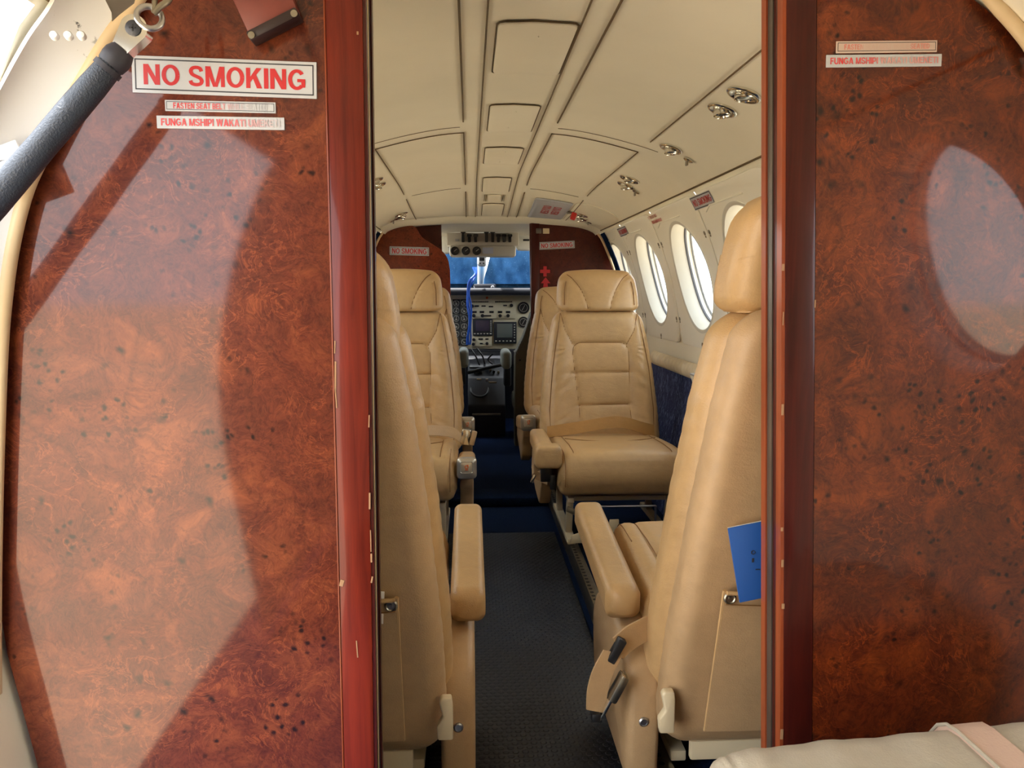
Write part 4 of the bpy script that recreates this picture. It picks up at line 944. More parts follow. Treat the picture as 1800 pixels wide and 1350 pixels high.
s1 = seat('tan leather seat facing aft on the right, nearest of the right pair', .505, 2.70, -1, -1, 'leather')
s2 = seat('tan leather seat facing aft, mostly hidden behind the near right one', .500, 3.50, -1, -1, 'ashtray', -.06)
s3 = seat('tan leather seat facing aft on the left with a silver ashtray armrest', -.262, 2.66, -1, 1, 'ashtray')
s4 = seat('tan leather seat facing aft on the left, hidden but for its far ashtray armrest', -.262, 3.46, -1, 1, 'ashtray', -.06)
s5 = seat('tan leather seat seen from behind, right of the aisle beside the partition', .540, 1.47, 1, 1, 'long', .052)
s6 = seat('tan leather seat seen from behind, left of the aisle beside the partition', -.268, 1.47, 1, -1, 'long', -.02)
# seat backs of the two rear seats: pocket with welted edge and snap
def back_rear(x, z): return byc(z)+.0955
for s_, a, lab in ((s5, 1, 'r'), (s6, -1, 'l')):
    mb = MB(); rows = []
    for k in range(24):
        z = .185+.265*k/23
        rows.append([(xq, back_rear(xq, z)+.009+.006*math.sin(PI*min(1, (k+4)/23))*(1-(xq/.16)**4)*(1 if abs(xq) < .158 else 0), z+(-.006*(1-(xq/.16)**2) if k == 23 else 0)) for xq in np.linspace(-.16, .16, 30)])
    top = [(q[0], q[1]-.004, q[2]) for q in rows[-1]]; rows.append(top)
    rows = [[(q[0], q[1]-.008, q[2]) for q in rows[0]]]+rows
    mb.grid(rows); pk = mb.build('seat_pocket', 'tan_leather_dull', s_, recalc=False)
    for sx in (-.158, .158):
        mb = MB(); mb.tube([(sx, back_rear(sx, z)+.006, z) for z in np.linspace(.185, .452, 14)], .0032, 8); mb.build('pocket_welt', 'tan_leather', pk)
    put('snap_button', SNAP, pk, (a*.150, back_rear(.15, .44)+.008, .440))
    mb = MB(); mb.tube([(xq, back_rear(xq, .445)+.0125, .450-.006*(1-(xq/.16)**2)) for xq in np.linspace(-.156, .156, 24)], .0034, 8); mb.build('pocket_hem', 'tan_leather', pk)
    mb = MB(); mb.tube([(xq, back_rear(xq, .43)+.0135, .431-.006*(1-(xq/.16)**2)) for xq in np.linspace(-.156, .156, 24)], .0009, 6); mb.build('pocket_stitch', 'stitch', pk)
    mb = MB(); mb.box((0, .262, .125), (.34, .014, .035), .004); mb.build('back_rail', 'cream_plastic', s_)
# belts ----------------------------------------------------------------
def belt(t_, path, w, mat='tan_leather_dull', name='seat_belt'):
    mb = MB(); ribbon(mb, smooth3(path), w); return mb.build(name, mat, t_)
def smooth3(p, n=24): return smoothline(p, n)
# near right seat: belt lying across the cushion in front of the backrest
pth = smooth3([(-.215, .145, .372), (-.10, .128, .392), (.02, .12, .412), (.08, .125, .408), (.15, .15, .385), (.20, .17, .37)])
b = belt(s1, pth, (0, .006, .021), 'belt_gold'); 
mb = MB(); mb.box((-.252, -.20, .300), (.040, .030, .06), .004); mb.box((-.232, -.215, .27), (.018, .012, .05), .003); mb.build('belt_buckle', 'black_plastic', s1)
mb = MB(); ribbon(mb, smooth3([(-.262, -.19, .325), (-.292, -.205, .315), (-.298, -.20, .30), (-.275, -.205, .285), (-.25, -.21, .275)]), (0, .004, .014)); mb.build('belt_end', 'tan_leather_dull', s1)
mb = MB(); mb.box((-.297, -.21, .282), (.010, .012, .03), .003, rot=Matrix.Rotation(.4, 3, 'Y')); mb.build('belt_tongue', 'chrome', s1)
# left aft-facing seat: belt with buckle beside the ashtray arm
mb = MB(); ribbon(mb, smooth3([(.04, .10, .385), (.10, .085, .400), (.16, .07, .402), (.205, .06, .395), (.235, .05, .37)]), (0, .010, .017)); bb = mb.build('seat_belt', 'tan_leather_dull', s3)
mb = MB(); mb.box((.085, .082, .398), (.010, .012, .042), .003); mb.build('belt_keeper', 'black_plastic', bb)
mb = MB(); mb.box((.247, .00, .392), (.034, .016, .055), .005, rot=Matrix.Rotation(.12, 3, 'Y')); mb.build('belt_buckle', 'chrome', s3)
mb = MB(); mb.box((.272, .0, .388), (.018, .020, .05), .003, rot=Matrix.Rotation(.25, 3, 'Y')); mb.build('belt_end', 'tan_leather_dull', s3)
# rear right seat: buckle hanging over the shroud into the aisle (local x is mirrored by the half turn)
def loc5(px, py, d):
    q = at(px, py, d); return (.540-q[0], 1.47-q[1], q[2])
d5 = 1.30
p_ = [loc5(1150, 1098, 1.27), loc5(1112, 1118, 1.25), loc5(1085, 1140, 1.235)]
mb = MB(); ribbon(mb, smooth3(p_), (0.008, 0, .019), .002); mb.build('seat_belt', 'tan_leather_dull', s5)
mb = MB(); c = loc5(1083, 1143, 1.23); mb.box(c, (.016, .016, .046), .003, rot=Matrix.Rotation(-.5, 3, 'Y')); mb.build('belt_keeper', 'black_plastic', s5)
p_ = [loc5(1078, 1146, 1.23), loc5(1060, 1180, 1.22), loc5(1050, 1215, 1.215), loc5(1048, 1250, 1.21)]
mb = MB(); ribbon(mb, smooth3(p_), (.017, .002, .005), .0025); mb.build('belt_tail', 'tan_leather_dull', s5)
c0, c1 = Vector(loc5(1095, 1182, 1.215)), Vector(loc5(1056, 1258, 1.21))
dd = (c1-c0); mid = (c0+c1)/2; an = math.atan2(dd.x, dd.z)
mb = MB(); mb.box(tuple(mid), (.006, .024, dd.length), .002, rot=Matrix.Rotation(an, 3, 'Y')); mb.build('buckle_plate', 'chrome', s5)
mb = MB(); q = mid+Vector((-.010, 0, .012)); mb.box(tuple(q), (.016, .026, dd.length*.62), .005, rot=Matrix.Rotation(an, 3, 'Y')); mb.build('belt_buckle', 'brushed', s5)
mb = MB(); c = loc5(1047, 1258, 1.21); mb.box(c, (.016, .020, .016), .004); mb.build('belt_anchor', 'black_plastic', s5)
# recline pull under the near right aft-facing seat
mb = MB(); mb.prism([(-.105, -.02), (-.04, -.02), (-.02, .008), (.02, .008), (.055, .02), (.055, .058), (.025, .058), (.02, .03), (-.04, .028), (-.10, .006)], -.30, -.292, 'y', .002); o = mb.build('adjuster_handle', 'cream_plastic', s1); o.location = (-.075, .02, .10)
mb = MB(); mb.box((-.13, -.26, .165), (.13, .012, .018), .002, rot=Matrix.Rotation(.42, 3, 'Y')); mb.build('brace', 'brushed', s1)
# booklet and card in the pockets
bk = thing('booklet', 'blue booklet standing in the pocket behind the right rear seat', 'booklet', tuple(at(1330, 985, 1.10)), world=True)
r_ = Matrix.Rotation(-.19, 3, 'Y')
c = at(1335, 985, 1.066); mb = MB(); mb.box(c, (.078, .003, .115), .0006, rot=r_); mb.build('cover', 'booklet_blue', bk)
mb = MB(); mb.box((c[0], c[1]+.0026, c[2]+.001), (.076, .003, .113), .0, rot=r_); mb.build('pages', 'page_white', bk)
mb = MB(); e = at(1324, 971, 1.0638); mb.ring(e, (0, 1, 0), .0028, .0006, 14, 5); mb.box((e[0], e[1], e[2]-.012), (.003, .0006, .006)); mb.box((e[0]+.008, e[1], e[2]-.026), (.007, .0006, .0014)); mb.build('cover_print', 'sign_dark', bk)
cd_ = thing('card', 'white card peeking out of the pocket behind the left rear seat', 'card', tuple(at(668, 1062, 1.13)), world=True)
c = at(664, 1068, 1.098); mb = MB(); mb.box(c, (.018, .0012, .05), .0003, rot=Matrix.Rotation(.06, 3, 'Y')); mb.build('card_sheet', 'page_white', cd_)
# aisle mat, threshold and seat tracks ---------------------------------------------
mb = MB(); mb.box((XC, 1.60, .0025), (.395, 2.36, .005), .002); o = mb.build('aisle_mat', 'rubber'); tag(o, 'black studded rubber runner along the aisle', 'mat')
mb = MB(); mb.box((XC, 3.22, .02), (.42, .16, .04), .012); o = mb.build('threshold', 'carpet_navy'); tag(o, 'low navy carpeted step across the aisle beyond the runner', 'step')
for nm, x0, lab in (('seat_track', .345, 'right'), ('seat_track', -.115, 'left')):
    tr = thing(nm, 'perforated metal seat track along the %s edge of the aisle' % lab, 'seat track', (x0, 2.3, 0), 'seat tracks on the floor', world=True)
    mb = MB(); mb.box((x0, 2.30, .030), (.030, 2.36, .06), .003); mb.build('rail', 'brushed', tr)
    mb = MB()
    for k in range(92): mb.disc((x0-.006, 1.14+k*.0255, .0602), (0, 0, 1), .0058, 10)
    tag(mb.build('rail_holes', 'black_plastic', tr), kind=None)
    mb = MB(); mb.box((x0+.0, 1.20, .062), (.04, .06, .012), .003); mb.build('rail_end', 'steel', tr)
for nm, x0, x1 in (('right', .36, .80), ('left', -.60, -.13)):
    mb = MB(); mb.box(((x0+x1)/2, 2.4, .012), (x1-x0, 2.6, .024), .006); o = mb.build('carpet_strip', 'carpet_navy'); tag(o, 'navy carpet under the %s hand seats' % nm, 'carpet')
# ledge details on the right wall
pb_ = thing('pleated_bolster', 'pleated cream leather bolster along the right wall under the windows', 'bolster', surf(s_of_z(.60), 2.9, 0), world=True)
mb = MB(); rows = []
ya, yb = 2.50, 3.46; NP = 480
for k in range(NP+1):
    y = ya+(yb-ya)*k/NP; ph = k*.34+1.5*math.sin(k*.047); am = .009*abs(math.sin(ph*.5))-.003+.003*math.sin(ph*.31+1)
    rows.append([surf(s_of_z(.632-.062*q), y, .004+(.016+am)*max(0, math.sin(PI*q))**.5) for q in np.linspace(0, 1, 9)])
mb.grid(rows); mb.build('pleats', 'pleat_leather', pb_, recalc=False)
lg = thing('side_box', 'pale plastic box with a white lid on the right wall ledge', 'box', surf(s_of_z(.60), 2.36, 0), world=True)
mb = MB(); mb.prism([(.835, .565), (.835, .622), (.735, .622), (.752, .575)], 2.22, 2.52, 'y', .003); mb.build('box_body', 'panel_plastic', lg)
mb = MB(); mb.box((.785, 2.37, .626), (.10, .30, .006), .002); ld = mb.build('box_lid', 'sign_white', lg)
mb = MB(); mb.box((.78, 2.40, .630), (.02, .05, .004), .001); mb.build('lid_latch', 'steel', ld)
tb = thing('folding_table', 'edge of a dark wood folding table stowed against the right wall', 'table', (.80, 2.38, .4), world=True)
mb = MB(); mb.box((.795, 2.46, .50), (.018, .40, .11), .004); mb.build('table_leaf', 'mahogany_red', tb)
mb = MB(); mb.tube([(.782, 2.645, .53), (.778, 2.64, .50), (.782, 2.63, .47), (.778, 2.625, .42)], .0035, 8); mb.build('table_strap', 'tan_leather_dull', tb)
# ---------------------------------------------------------------- cockpit bulkhead
YB = 4.12
bl = thing('cockpit_bulkhead', 'left cockpit bulkhead of reddish burl wood with a rounded inner edge', 'bulkhead', (-.35, YB, 0), world=True)
def bpts(l, d=YB): return [at2(px, py, d) for px, py in l]
ld_ = smoothline(bpts([(726, 397), (733, 402), (741, 416), (757, 427), (776, 440), (787, 455), (791, 475)]), 24)
rimL = [surf(-s, YB, .012) for s in np.linspace(s_of_z(.10), s_of_x(.50), 30)]
poly = [(p[0], p[2]) for p in rimL]+ld_+bpts([(793, 560), (797, 700), (800, 860)])
mb = MB(); mb.prism(poly, YB, YB+.03, 'y'); mb.build('burl_sheet', 'burl_front', bl)
mb = MB(); mb.prism(bpts([(716, 402), (728, 384), (775, 376), (777, 450), (779, 520), (740, 520)], YB+.12), YB+.12, YB+.15, 'y'); mb.build('inner_panel', 'burl_dark', bl)
br = thing('cockpit_bulkhead', 'right cockpit bulkhead of dark burl wood with red stickers', 'bulkhead', (.55, YB, 0), world=True)
rimR = [surf(s, YB, .012) for s in np.linspace(s_of_x(.21), s_of_z(.10), 40)]
poly = [(p[0], p[2]) for p in rimR]+bpts([(937, 860), (935, 640), (932, 480)])+[at2(931, 378, YB)]
mb = MB(); mb.prism(poly, YB, YB+.03, 'y'); mb.build('burl_sheet', 'burl_dark', br)
mb = MB(); a, b = at(932, 372, YB-.004), at(936, 860, YB-.004); mb.box(tuple((a+b)/2+np.array([.018, 0, 0])), (.045, .010, abs(a[2]-b[2])), .003); mb.build('edge_post', 'mahogany_dark', br)
sw = thing('switch_plate', 'small cream and grey switch pair on the right cockpit bulkhead', 'switch', tuple(at(950, 406, YB)), world=True)
c = at(947, 406, YB-.006); mb = MB(); mb.box(c, (.030, .010, .026), .002); mb.build('grey_switch', 'grey_strip', sw)
c = at(960, 406, YB-.006); mb = MB(); mb.box(c, (.034, .010, .028), .002); mb.build('cream_switch', 'cream_plastic', sw)
placard('no_smoking_placard', [(685, 433), (754, 435), (754, 450), (685, 448)], YB-.002, 'NO SMOKING', 'NO SMOKING placard on the left cockpit bulkhead', .88, .62, (.10, .04), bold=.035, th_=.002)
placard('no_smoking_placard', [(947, 426), (1010, 423), (1010, 436), (948, 439)], YB-.002, 'NO SMOKING', 'NO SMOKING placard on the right cockpit bulkhead', .88, .60, (.10, .04), bold=.035, th_=.002)
mb = MB(); y = YB-.002
def flat(mb, pl, y): mb.add([(p[0], y, p[1]) for p in pl], [tuple(range(len(pl)))])
cx, cz = at2(958, 477, YB); k = .009
flat(mb, [(cx-k, cz+3*k), (cx+k, cz+3*k), (cx+k, cz-3*k), (cx-k, cz-3*k)], y); flat(mb, [(cx-3*k, cz+k), (cx-k, cz+k), (cx-k, cz-k), (cx-3*k, cz-k)], y); flat(mb, [(cx+k, cz+k), (cx+3*k, cz+k), (cx+3*k, cz-k), (cx+k, cz-k)], y)
o = mb.build('cross_sticker', 'sign_red', recalc=False); tag(o, 'red cross sticker on the right cockpit bulkhead', 'sticker')
cx, cz = at2(959, 498, YB); mb = MB(); flat(mb, [(cx, cz+.032), (cx+.026, cz), (cx+.010, cz), (cx+.014, cz-.028), (cx-.014, cz-.028), (cx-.010, cz), (cx-.026, cz)], y)
o = mb.build('arrow_sticker', 'sign_red', recalc=False); tag(o, 'red arrow sticker below the red cross', 'sticker')
# dark curtains gathered at the cabin sides beside the bulkhead
for sg, lab in ((1, 'right'), (-1, 'left')):
    ct = thing('side_curtain', 'gathered navy curtain strip beside the %s cockpit bulkhead' % lab, 'curtain', surf(sg*s_of_z(.9), 4.03, 0), 'navy side curtains', world=True)
    mb = MB(); rows = []
    for k in range(41):
        s = SJ+.01+(s_of_z(.25)-SJ)*k/40; rows.append([surf(sg*s, 3.955+.10*q/16, .012+.006*math.sin(q*2.3)) for q in range(17)])
    mb.grid(rows); mb.build('curtain_cloth', 'carpet_navy', ct, recalc=False)
    mb = MB(); mb.tube([surf(sg*(SJ+.0+(s_of_z(.25)-SJ)*k/30), 4.075, .016) for k in range(31)], .007, 8); mb.build('curtain_rail', 'beige_welt', ct)
# ---------------------------------------------------------------- cockpit shell
mb = MB()
def csec(y, f):
    return [(XC+(p[0]-XC)*f, y, .62+(p[2]-.62)*f-.02) for p in [surf(s, min(y, 4.15), 0) for s in np.linspace(-SE, SE, 61)]]
rows = [csec(4.15, 1.), csec(4.5, 1.0), csec(4.8, .99), csec(5.0, .97)]
full = rows; mb = MB(); mb.grid(rows[:2])
band = [i for i in range(61) if .93 < csec(4.5, 1.)[i][2] < 1.20]; lo, hi = [i for i in band if i < 30], [i for i in band if i > 30]
for a_, b_ in ((0, lo[0]), (lo[-1], hi[0]), (hi[-1], 60)): mb.grid([r[a_:b_+1] for r in rows[1:]])
struct('ceiling_cockpit', mb, 'panel_grey', 'pale grey cockpit shell', recalc=False)
# nose below the windscreen
for i_, bb_ in ((13, lo), (14, hi)):
    m = MB(); m.grid([r[bb_[0]:bb_[-1]+1] for r in full[1:]]); o = struct('window_%d' % i_, m, 'acrylic', 'cockpit side window', recalc=False)
mb = MB(); low = [p for p in csec(5.0, .97)]
lo2 = [(XC+(p[0]-XC)*.93, 5.62, min(p[2], .93)) for p in low]; mb.grid([[(p[0], 5.34, min(p[2], .95)) for p in low], lo2, [(XC, 5.9, .5) for p in low]]); mb.box((XC, 5.42, .44), (1.45, .03, .92)); mb.box((XC-.72, 4.8, .42), (.03, 1.3, 1.06)); mb.box((XC+.72, 4.8, .42), (.03, 1.3, 1.06)); struct('wall_front', mb, 'glare_black', 'dark nose shell ahead of the instrument panel', recalc=False)
# windscreen frame: roof lip, centre post
ws = thing('window_%d' % k, None, None, (XC, 5.4, 1.1), kind='structure', world=True); ws.name = 'window_12'; ws['label'] = 'cockpit windscreen with a grey centre post'
mb = MB(); mb.tube([(.085, 5.70, .90), (.088, 5.45, 1.10), (.094, 5.15, 1.27), (.10, 5.0, 1.33)], [.03, .032, .036, .04], 14); mb.build('centre_post', 'cockpit_grey', ws)
for sg in (-1, 1):
    q = []
    for f in np.linspace(0, 1, 14): q.append((XC+sg*(.04+.60*f), 5.66-.55*f*f, .94))
    tp = [(p[0]*.96+XC*.04, p[1]-.52+.10*f, 1.30-.10*f) for p, f in zip(q, np.linspace(0, 1, 14))]
    mb = MB(); mb.grid([q, [tuple((np.array(a)+np.array(b))/2+np.array([0, .02, .02])) for a, b in zip(q, tp)], tp]); mb.build('windscreen_pane', 'acrylic', ws, recalc=False)
# blue sunshades hung inside the windscreen
def shade(x0, x1, z0, z1, y, lab, cut=None):
    mb = MB(); rows = []
    for j in range(15):
        f = j/14; row = []
        for i in range(25):
            g = i/24; x = x0+(x1-x0)*g; z = z0+(z1-z0)*f
            if cut: x = max(x, cut(f)) if cut(f) > 0 else x
            row.append((x, y-.20*f+.012*math.sin(g*9+f)+.005*math.sin(g*23), z))
        rows.append(row)
    mb.grid(rows)
    mb.grid([[(p[0], p[1]+.003, p[2]) for p in r] for r in rows]); o = mb.build('windscreen_shade', 'shade_blue', recalc=False); tag(o, lab, 'sunshade'); return o
E2 = 5.42
l0, l1 = at(770, 505, E2), at(836, 452, E2)
shade(-.50, at(839, 480, E2)[0], at(800, 510, E2)[2], at(800, 440, E2)[2]+.05, E2, 'blue windscreen sunshade left of the centre post')
xr0 = at(850, 480, E2)[0]; xr1 = at(864, 455, E2)[0]
shade(xr0, .78, at(900, 510, E2)[2], at(900, 432, E2)[2]+.03, E2, 'blue windscreen sunshade right of the centre post', lambda f: xr0+(xr1-xr0)*max(0, f-.2)*1.6)
cp = thing('compass', 'white magnetic compass on the windscreen post', 'compass', tuple(at(846, 456, 5.05)), world=True)
c = at(847, 457, 5.02); mb = MB(); mb.box(c, (.060, .04, .085), .018, 4); mb.build('compass_housing', 'sign_white', cp)
c2 = at(847, 455, 4.998); mb = MB(); mb.box(c2, (.034, .008, .026), .004); mb.build('compass_window', 'black_plastic', cp)
mb = MB(); q = at(844, 463, 4.998); mb.disc(q, (0, -1, 0), .005, 10); q = at(850, 463, 4.998); mb.disc(q, (0, -1, 0), .005, 10); mb.build('adjuster_screws', 'black_plastic', cp)
# ---------------------------------------------------------------- overhead panel
oh = thing('overhead_panel', 'grey overhead switch panel above the windscreen', 'control panel', tuple(at(850, 420, 4.78)), world=True)
YO = 4.75
def quadbox(mb, tl, br, y, th, bev=.006):
    a, b = at(*tl, y), at(*br, y); mb.box(((a[0]+b[0])/2, y+th/2, (a[2]+b[2])/2), (abs(b[0]-a[0]), th, abs(a[2]-b[2])), bev)
mb = MB(); quadbox(mb, (785, 402), (912, 432), YO, .20); mb.build('upper_box', 'panel_grey', oh)
mb = MB(); quadbox(mb, (790, 431), (907, 451), YO-.01, .16, .012); mb.build('lower_box', 'panel_grey', oh)
mb = MB(); quadbox(mb, (808, 386), (890, 402), YO+.02, .1); mb.build('visor_box', 'cockpit_grey', oh)
mb = MB(); mb.tube([at(811, 397, YO+.015), at(812, 400, YO+.01), at(850, 401, YO), at(880, 399, YO+.01), at(889, 394, YO+.015)], .003, 8); mb.build('visor_rod', 'black_plastic', oh)
for px, tall in ((814, 1), (825, 0), (836, 0), (855, 1), (866, 1), (876, 0), (886, 0), (896, 0)):
    mb = MB(); b_ = at(px, 426, YO); h = .062 if tall else .040
    mb.box((b_[0], YO-.012, b_[2]+h/2), (.018, .024, h), .004); mb.box((b_[0], YO-.014, b_[2]+h), (.030, .026, .016), .005); mb.build('switch_lever', 'black_plastic', oh)
for px in (799.5, 819, 838):
    c = at(px, 441, YO-.01); mb = MB(); mb.lathe(c, (0, -1, 0), [(.026, 0), (.026, .006), (.022, .008), (.020, .005), (.0001, .005)], 28); g = mb.build('dial', 'gauge_face', oh)
    mb = MB(); mb.box((c[0]+.004, YO-.017, c[2]+.004), (.003, .002, .022), 0, rot=Matrix.Rotation(.9, 3, 'Y')); mb.build('needle', 'gauge_white', g)
mb = MB(); quadbox(mb, (848, 435), (867, 446), YO-.013, .003, .001); mb.build('placard_card', 'paper_blue', oh)
mb = MB(); quadbox(mb, (800, 420), (807, 424), YO-.003, .004, .001); mb.build('placard_tag', 'sign_white', oh)
# side upper cockpit pieces
rs = thing('roof_liner', 'white roof liner pieces around the overhead panel', 'liner', tuple(at(920, 410, 4.7)), world=True)
mb = MB(); quadbox(mb, (908, 384), (945, 440), 4.86, .1, .02); mb.build('right_liner', 'cockpit_grey', rs)
mb = MB(); quadbox(mb, (770, 384), (792, 446), 4.90, .1, .02); mb.build('left_liner', 'cockpit_grey', rs)
mb = MB(); c = at(925, 422, 4.84); mb.box(c, (.04, .02, .012), .004); mb.build('liner_latch', 'black_plastic', rs)
# ---------------------------------------------------------------- instrument panel
IY = 5.20
ip = thing('instrument_panel', 'cream instrument panel full of dials between the bulkheads', 'instrument panel', tuple(at(870, 610, IY)), world=True)
mb = MB(); a, b = at(760, 519, IY), at(980, 613, IY); mb.box(((a[0]+b[0])/2, IY+.03, (a[2]+b[2])/2), (b[0]-a[0], .06, a[2]-b[2]), .004); mb.build('panel_board', 'panel_cream', ip)
for j, py in enumerate((533, 546, 560, 573.5, 587, 601)):
    for px in (802, 816):
        c = at(px, py, IY-.001); mb = MB(); mb.box(tuple(c), (.052, .006, .052), .006); mb.lathe(c, (0, -1, 0), [(.0235, .002), (.0235, .006), (.021, .007), (.020, .0045), (.0001, .0045)], 24); g = mb.build('dial', 'dial_grey', ip)
        mb = MB(); mb.ring((c[0], IY-.0065, c[2]), (0, 1, 0), .0185, .0014, 24, 4); an = random.uniform(-1.2, 1.2); mb.box((c[0]+.005*math.sin(an), IY-.0065, c[2]+.005*math.cos(an)), (.0028, .001, .022), 0, rot=Matrix.Rotation(an, 3, 'Y')); mb.box((c[0], IY-.006, c[2]-.006), (.014, .001, .005)); mb.build('needle', 'gauge_white', g)
c = at(919, 541, IY-.001)
for py, r in ((541, .040), (566, .036)):
    c = at(920, py, IY-.001); mb = MB(); mb.lathe(c, (0, -1, 0), [(r, 0), (r, .008), (r-.004, .010), (r-.006, .006), (.0001, .006)], 32); g = mb.build('dial', 'gauge_face', ip)
    mb = MB(); mb.ring((c[0], IY-.008, c[2]), (0, 1, 0), r*.66, .0016, 28, 4); mb.box((c[0], IY-.008, c[2]), (.003, .001, r), 0, rot=Matrix.Rotation(.5, 3, 'Y')); mb.build('needle', 'gauge_white', g)
mb = MB(); quadbox(mb, (826, 527), (906, 560), IY-.012, .014, .002); rp = mb.build('radio_plate', 'panel_cream', ip)
mb = MB()
for k in range(14): c = at(829+k*2.2, 530.5, IY-.014); mb.box(c, (.005, .003, .010), .001)
for k in range(14): c = at(871+k*2.2, 530.5, IY-.014); mb.box(c, (.005, .003, .010), .001)
for px, py, w in ((838, 538, .03), (850, 538, .028), (863, 539, .03), (888, 537, .026), (857, 555, .05)): c = at(px, py, IY-.014); mb.box(c, (w, .003, .009), .001)
for px in (834, 847, 864, 879, 893): c = at(px, 548.5, IY-.014); mb.box(c, (.030, .003, .014), .001)
mb.build('key_rows', 'gauge_face', rp)
for px, py in ((830, 538), (899, 537), (833, 555), (848, 555), (879, 555), (893, 555)):
    c = at(px, py, IY-.012); mb = MB(); mb.lathe(c, (0, -1, 0), [(.012, 0), (.011, .016), (.009, .018), (.0001, .018)], 18); mb.build('knob', 'black_plastic', rp)
for nm, tl, br_, scr in (('map_display', (831, 561), (866, 590), 'screen_violet'), ('navigation_display', (868, 566), (908, 604), 'screen_grey')):
    mb = MB(); quadbox(mb, tl, br_, IY-.024, .03, .004); dsp = mb.build(nm, 'glare_black', ip)
    w = br_[0]-tl[0]; h = br_[1]-tl[1]
    mb = MB(); quadbox(mb, (tl[0]+w*.14, tl[1]+h*.08), (tl[0]+w*.82, tl[1]+h*.72), IY-.026, .003, .001); mb.build('screen', scr, dsp)
    mb = MB()
    for k in range(6):
        c = at(tl[0]+w*(.1+.16*k), tl[1]+h*.88, IY-.025); mb.box(c, (.012, .004, .007), .001)
        c = at(tl[0]+w*.91, tl[1]+h*(.12+.12*k), IY-.025); mb.box(c, (.008, .004, .007), .001)
    mb.build('keys', 'gauge_white', dsp)
mb = MB(); quadbox(mb, (828, 591), (865, 609), IY-.012, .014, .002); rp2 = mb.build('radio_plate', 'panel_cream', ip)
mb = MB()
for px, py, w in ((845, 596, .03), (856, 596, .022), (846, 604, .02)): c = at(px, py, IY-.014); mb.box(c, (w, .003, .01), .001)
mb.build('key_rows', 'gauge_face', rp2)
for px, py in ((833, 597), (832, 605), (856, 604)):
    c = at(px, py, IY-.012); mb = MB(); mb.lathe(c, (0, -1, 0), [(.011, 0), (.010, .014), (.0001, .015)], 16); mb.build('knob', 'black_plastic', rp2)
mb = MB(); c = at(856, 523.5, IY-.006); mb.lathe(c, (0, -1, 0), [(.008, 0), (.008, .006), (.0001, .008)], 14); mb.build('warning_light', 'amber', ip)
gs = thing('glareshield', 'dark padded glareshield above the instrument panel', 'glareshield', tuple(at(870, 512, 5.15)), world=True)
mb = MB(); a, b = at(740, 507, 5.08), at(1000, 519.5, 5.08); mb.box(((a[0]+b[0])/2, 5.17, (a[2]+b[2])/2+.004), (b[0]-a[0], .24, a[2]-b[2]), .02, 4); mb.build('shield_pad', 'glare_black', gs)
mb = MB(); quadbox(mb, (832, 499), (872, 510), 5.10, .12, .012); bx_ = mb.build('annunciator_box', 'glare_black', gs)
mb = MB(); c = at(866, 505, 5.10); mb.lathe(c, (0, -1, 0), [(.012, 0), (.012, .006), (.007, .008), (.006, .004), (.0001, .004)], 20); mb.build('bezel_light', 'sign_white', bx_)
mb = MB(); c = at(830, 506, 5.09); mb.ring(c, (0, 1, 0), .014, .002, 20, 6, 0, .6); mb.build('hook', 'steel', gs)
# blue cord hanging before the panel
pth = smoothline([at(834, 470, 5.05), at(836, 482, 5.03), at(828, 494, 5.0), at(823, 510, 5.0), at(824, 530, 5.0), at(826, 556, 5.0), at(825, 585, 5.0), at(823, 606, 5.0)], 50)
mb = MB(); 
for dx in (-.008, .0, .009): mb.tube([(p[0]+dx+.004*math.sin(i*.4+dx*900), p[1]+dx*.5, p[2]) for i, p in enumerate(pth)], .0055, 8)
o = mb.build('hanging_cord', 'cord_blue'); tag(o, 'bright blue looped cord hanging in front of the instrument panel', 'cord')
# control yokes, seats, pedestal
pc = thing('crew_chair', 'olive back of the right pilot seat beyond the bulkhead', 'pilot seat', (at(925, 700, 4.45)[0]+.2, 4.5, 0), world=True)
ol = smoothline([at2(*q, 4.42) for q in [(905, 800), (905, 640), (909, 615), (920, 590), (930, 560), (936, 548), (950, 545)]], 30)
mb = MB(); mb.prism(ol+[at2(1010, 545, 4.42), at2(1010, 800, 4.42)], 4.42, 4.54, 'y', .012); mb.build('seat_back', 'olive', pc)
mb = MB(); c = at(914, 633, 4.415); mb.lathe(c, (0, -1, 0), [(.007, 0), (.006, .004), (.0001, .005)], 14); mb.build('button', 'black_plastic', pc)
c = at(960, 790, 4.6); mb = MB(); mb.box((c[0], 4.70, .22), (.40, .44, .12), .04, 3); mb.build('seat_pan', 'olive', pc)
mb = MB(); mb.box((c[0], 4.68, .08), (.34, .36, .16), .01); mb.build('seat_base', 'pedestal_dark', pc)
pd = thing('crew_chair', 'olive side of the left pilot seat beyond the bulkhead', 'pilot seat', (-.25, 4.5, 0), world=True)
ol = smoothline([at2(*q, 4.44) for q in [(812, 790), (810, 720), (806, 650), (800, 600), (794, 565), (780, 550), (760, 548)]], 30)
mb = MB(); mb.prism(ol+[at2(690, 548, 4.44), at2(690, 790, 4.44)], 4.44, 4.55, 'y', .012); mb.build('seat_back', 'olive', pd)
mb = MB(); mb.box((-.28, 4.72, .22), (.38, .44, .12), .04, 3); mb.build('seat_pan', 'olive', pd)
mb = MB(); mb.box((-.28, 4.70, .08), (.34, .36, .16), .01); mb.build('seat_base', 'pedestal_dark', pd)
for px, py, pp, m in ((815, 628, pd, -1), (889, 630, pc, 1)):
    c = at(px, py, 4.66); mb = MB(); mb.box(c, (.060, .24, .112), .026, 4); pa = mb.build('armrest', 'sage_grey', pp)
    mb = MB(); mb.box((c[0]+.01*m, c[1]+.02, c[2]-.11), (.045, .08, .12), .012); mb.build('armrest_bracket', 'pedestal_dark', pa)
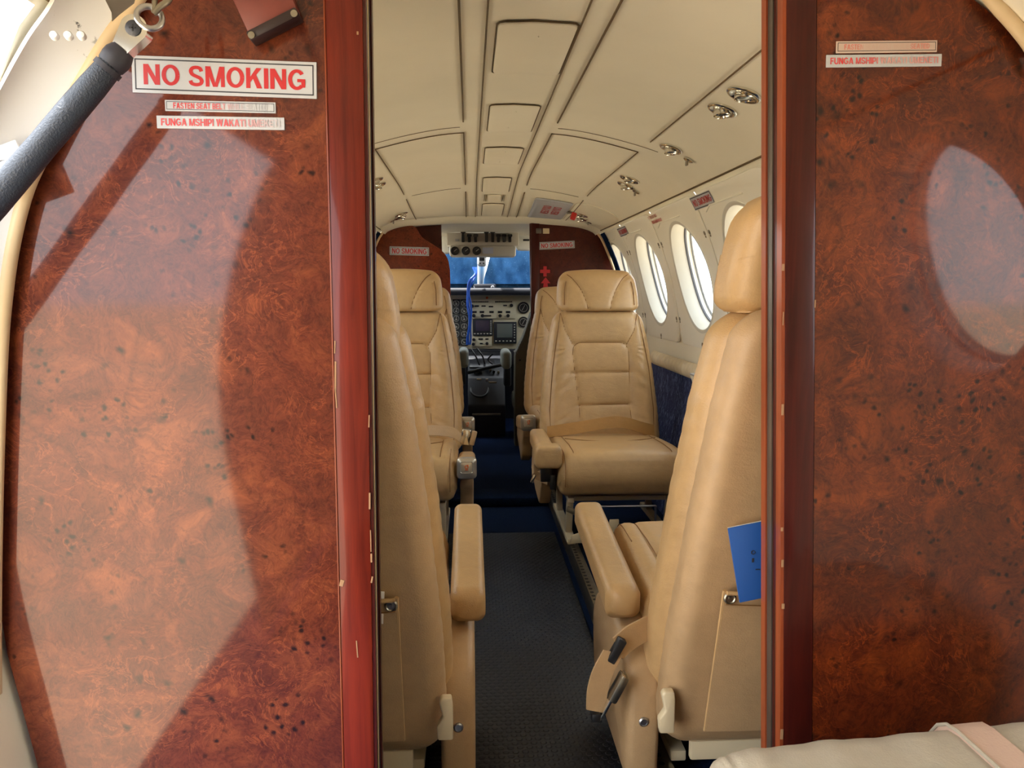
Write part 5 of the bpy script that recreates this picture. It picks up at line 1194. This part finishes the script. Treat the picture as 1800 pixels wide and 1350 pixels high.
pe = thing('control_pedestal', 'dark control pedestal with levers between the pilot seats', 'pedestal', (.10, 4.95, 0), world=True)
mb = MB(); a, b = at(822, 640, 4.9), at(886, 640, 4.9)
mb.prism([(4.70, .0), (4.70, .20), (4.80, .36), (5.02, .47), (5.13, .50), (5.13, .0)], a[0], b[0], 'x', .01); mb.build('pedestal_body', 'pedestal_dark', pe)
mb = MB(); c = at(846, 650, 4.86); mb.box((c[0]-.03, 4.88, .44), (.09, .10, .012), .004, rot=Matrix.Rotation(.42, 3, 'X')); mb.box((c[0]+.055, 4.88, .445), (.06, .10, .012), .004, rot=Matrix.Rotation(.42, 3, 'X')); mb.build('quadrant_plate', 'gauge_face', pe)
for i, (px, py) in enumerate(((834, 655), (840, 654), (846, 656), (862, 652), (868, 655), (876, 656))):
    c = at(px, py, 4.84); mb = MB(); mb.tube([(c[0], 4.92, c[2]-.06), (c[0], 4.84, c[2])], .0045, 8); mb.box((c[0], 4.835, c[2]+.006), (.016, .02, .020), .006); mb.build('lever', 'brushed' if i % 2 else 'black_plastic', pe)
mb = MB(); c = at(843, 685, 4.76); mb.ring(c, (0, -.7, .7), .055, .007, 32, 8); mb.build('trim_wheel', 'black_plastic', pe)
for i, (px, py, w, h) in enumerate(((838, 704, .02, .012), (850, 706, .03, .010), (863, 703, .02, .014), (870, 690, .012, .03), (866, 672, .05, .012), (842, 667, .03, .012), (856, 668, .018, .02))):
    c = at(px, py, 4.765); mb = MB(); mb.box(c, (w, .012, h), .003); mb.build('trim_control', 'steel' if i % 3 == 0 else 'brushed', pe)
mb = MB(); a, b = at(830, 728, 4.69), at(880, 729, 4.69); mb.box(tuple((a+b)/2), (b[0]-a[0], .012, .012), .003); mb.build('front_rail', 'brushed', pe)
mb = MB(); mb.tube([at(822, 655, 4.74), at(850, 648, 4.74), at(886, 640, 4.74)], .012, 10); o = mb.build('yoke_shaft', 'pedestal_dark'); tag(o, 'dark bar crossing in front of the pedestal', 'bar')
mb = MB()
for pp in ([(828, 614), (836, 626), (843, 642)], [(838, 612), (848, 626), (852, 640)], [(866, 622), (858, 632), (866, 640)]): mb.tube(smoothline([at(*q, 4.62) for q in pp], 16), .005, 8)
o = mb.build('cable_bundle', 'gauge_face'); tag(o, 'dark cables hanging under the instrument panel', 'cables')
mb = MB(); a, b = at(800, 615, 5.14), at(960, 640, 5.14); mb.box(((a[0]+b[0])/2, 5.2, (a[2]+b[2])/2), (b[0]-a[0], .1, a[2]-b[2]), .01); o = mb.build('subpanel', 'glare_black'); tag(o, 'black sub-panel under the cream instrument panel', 'panel')
for o in scn.objects:
    if '_world' in o: del o['_world']
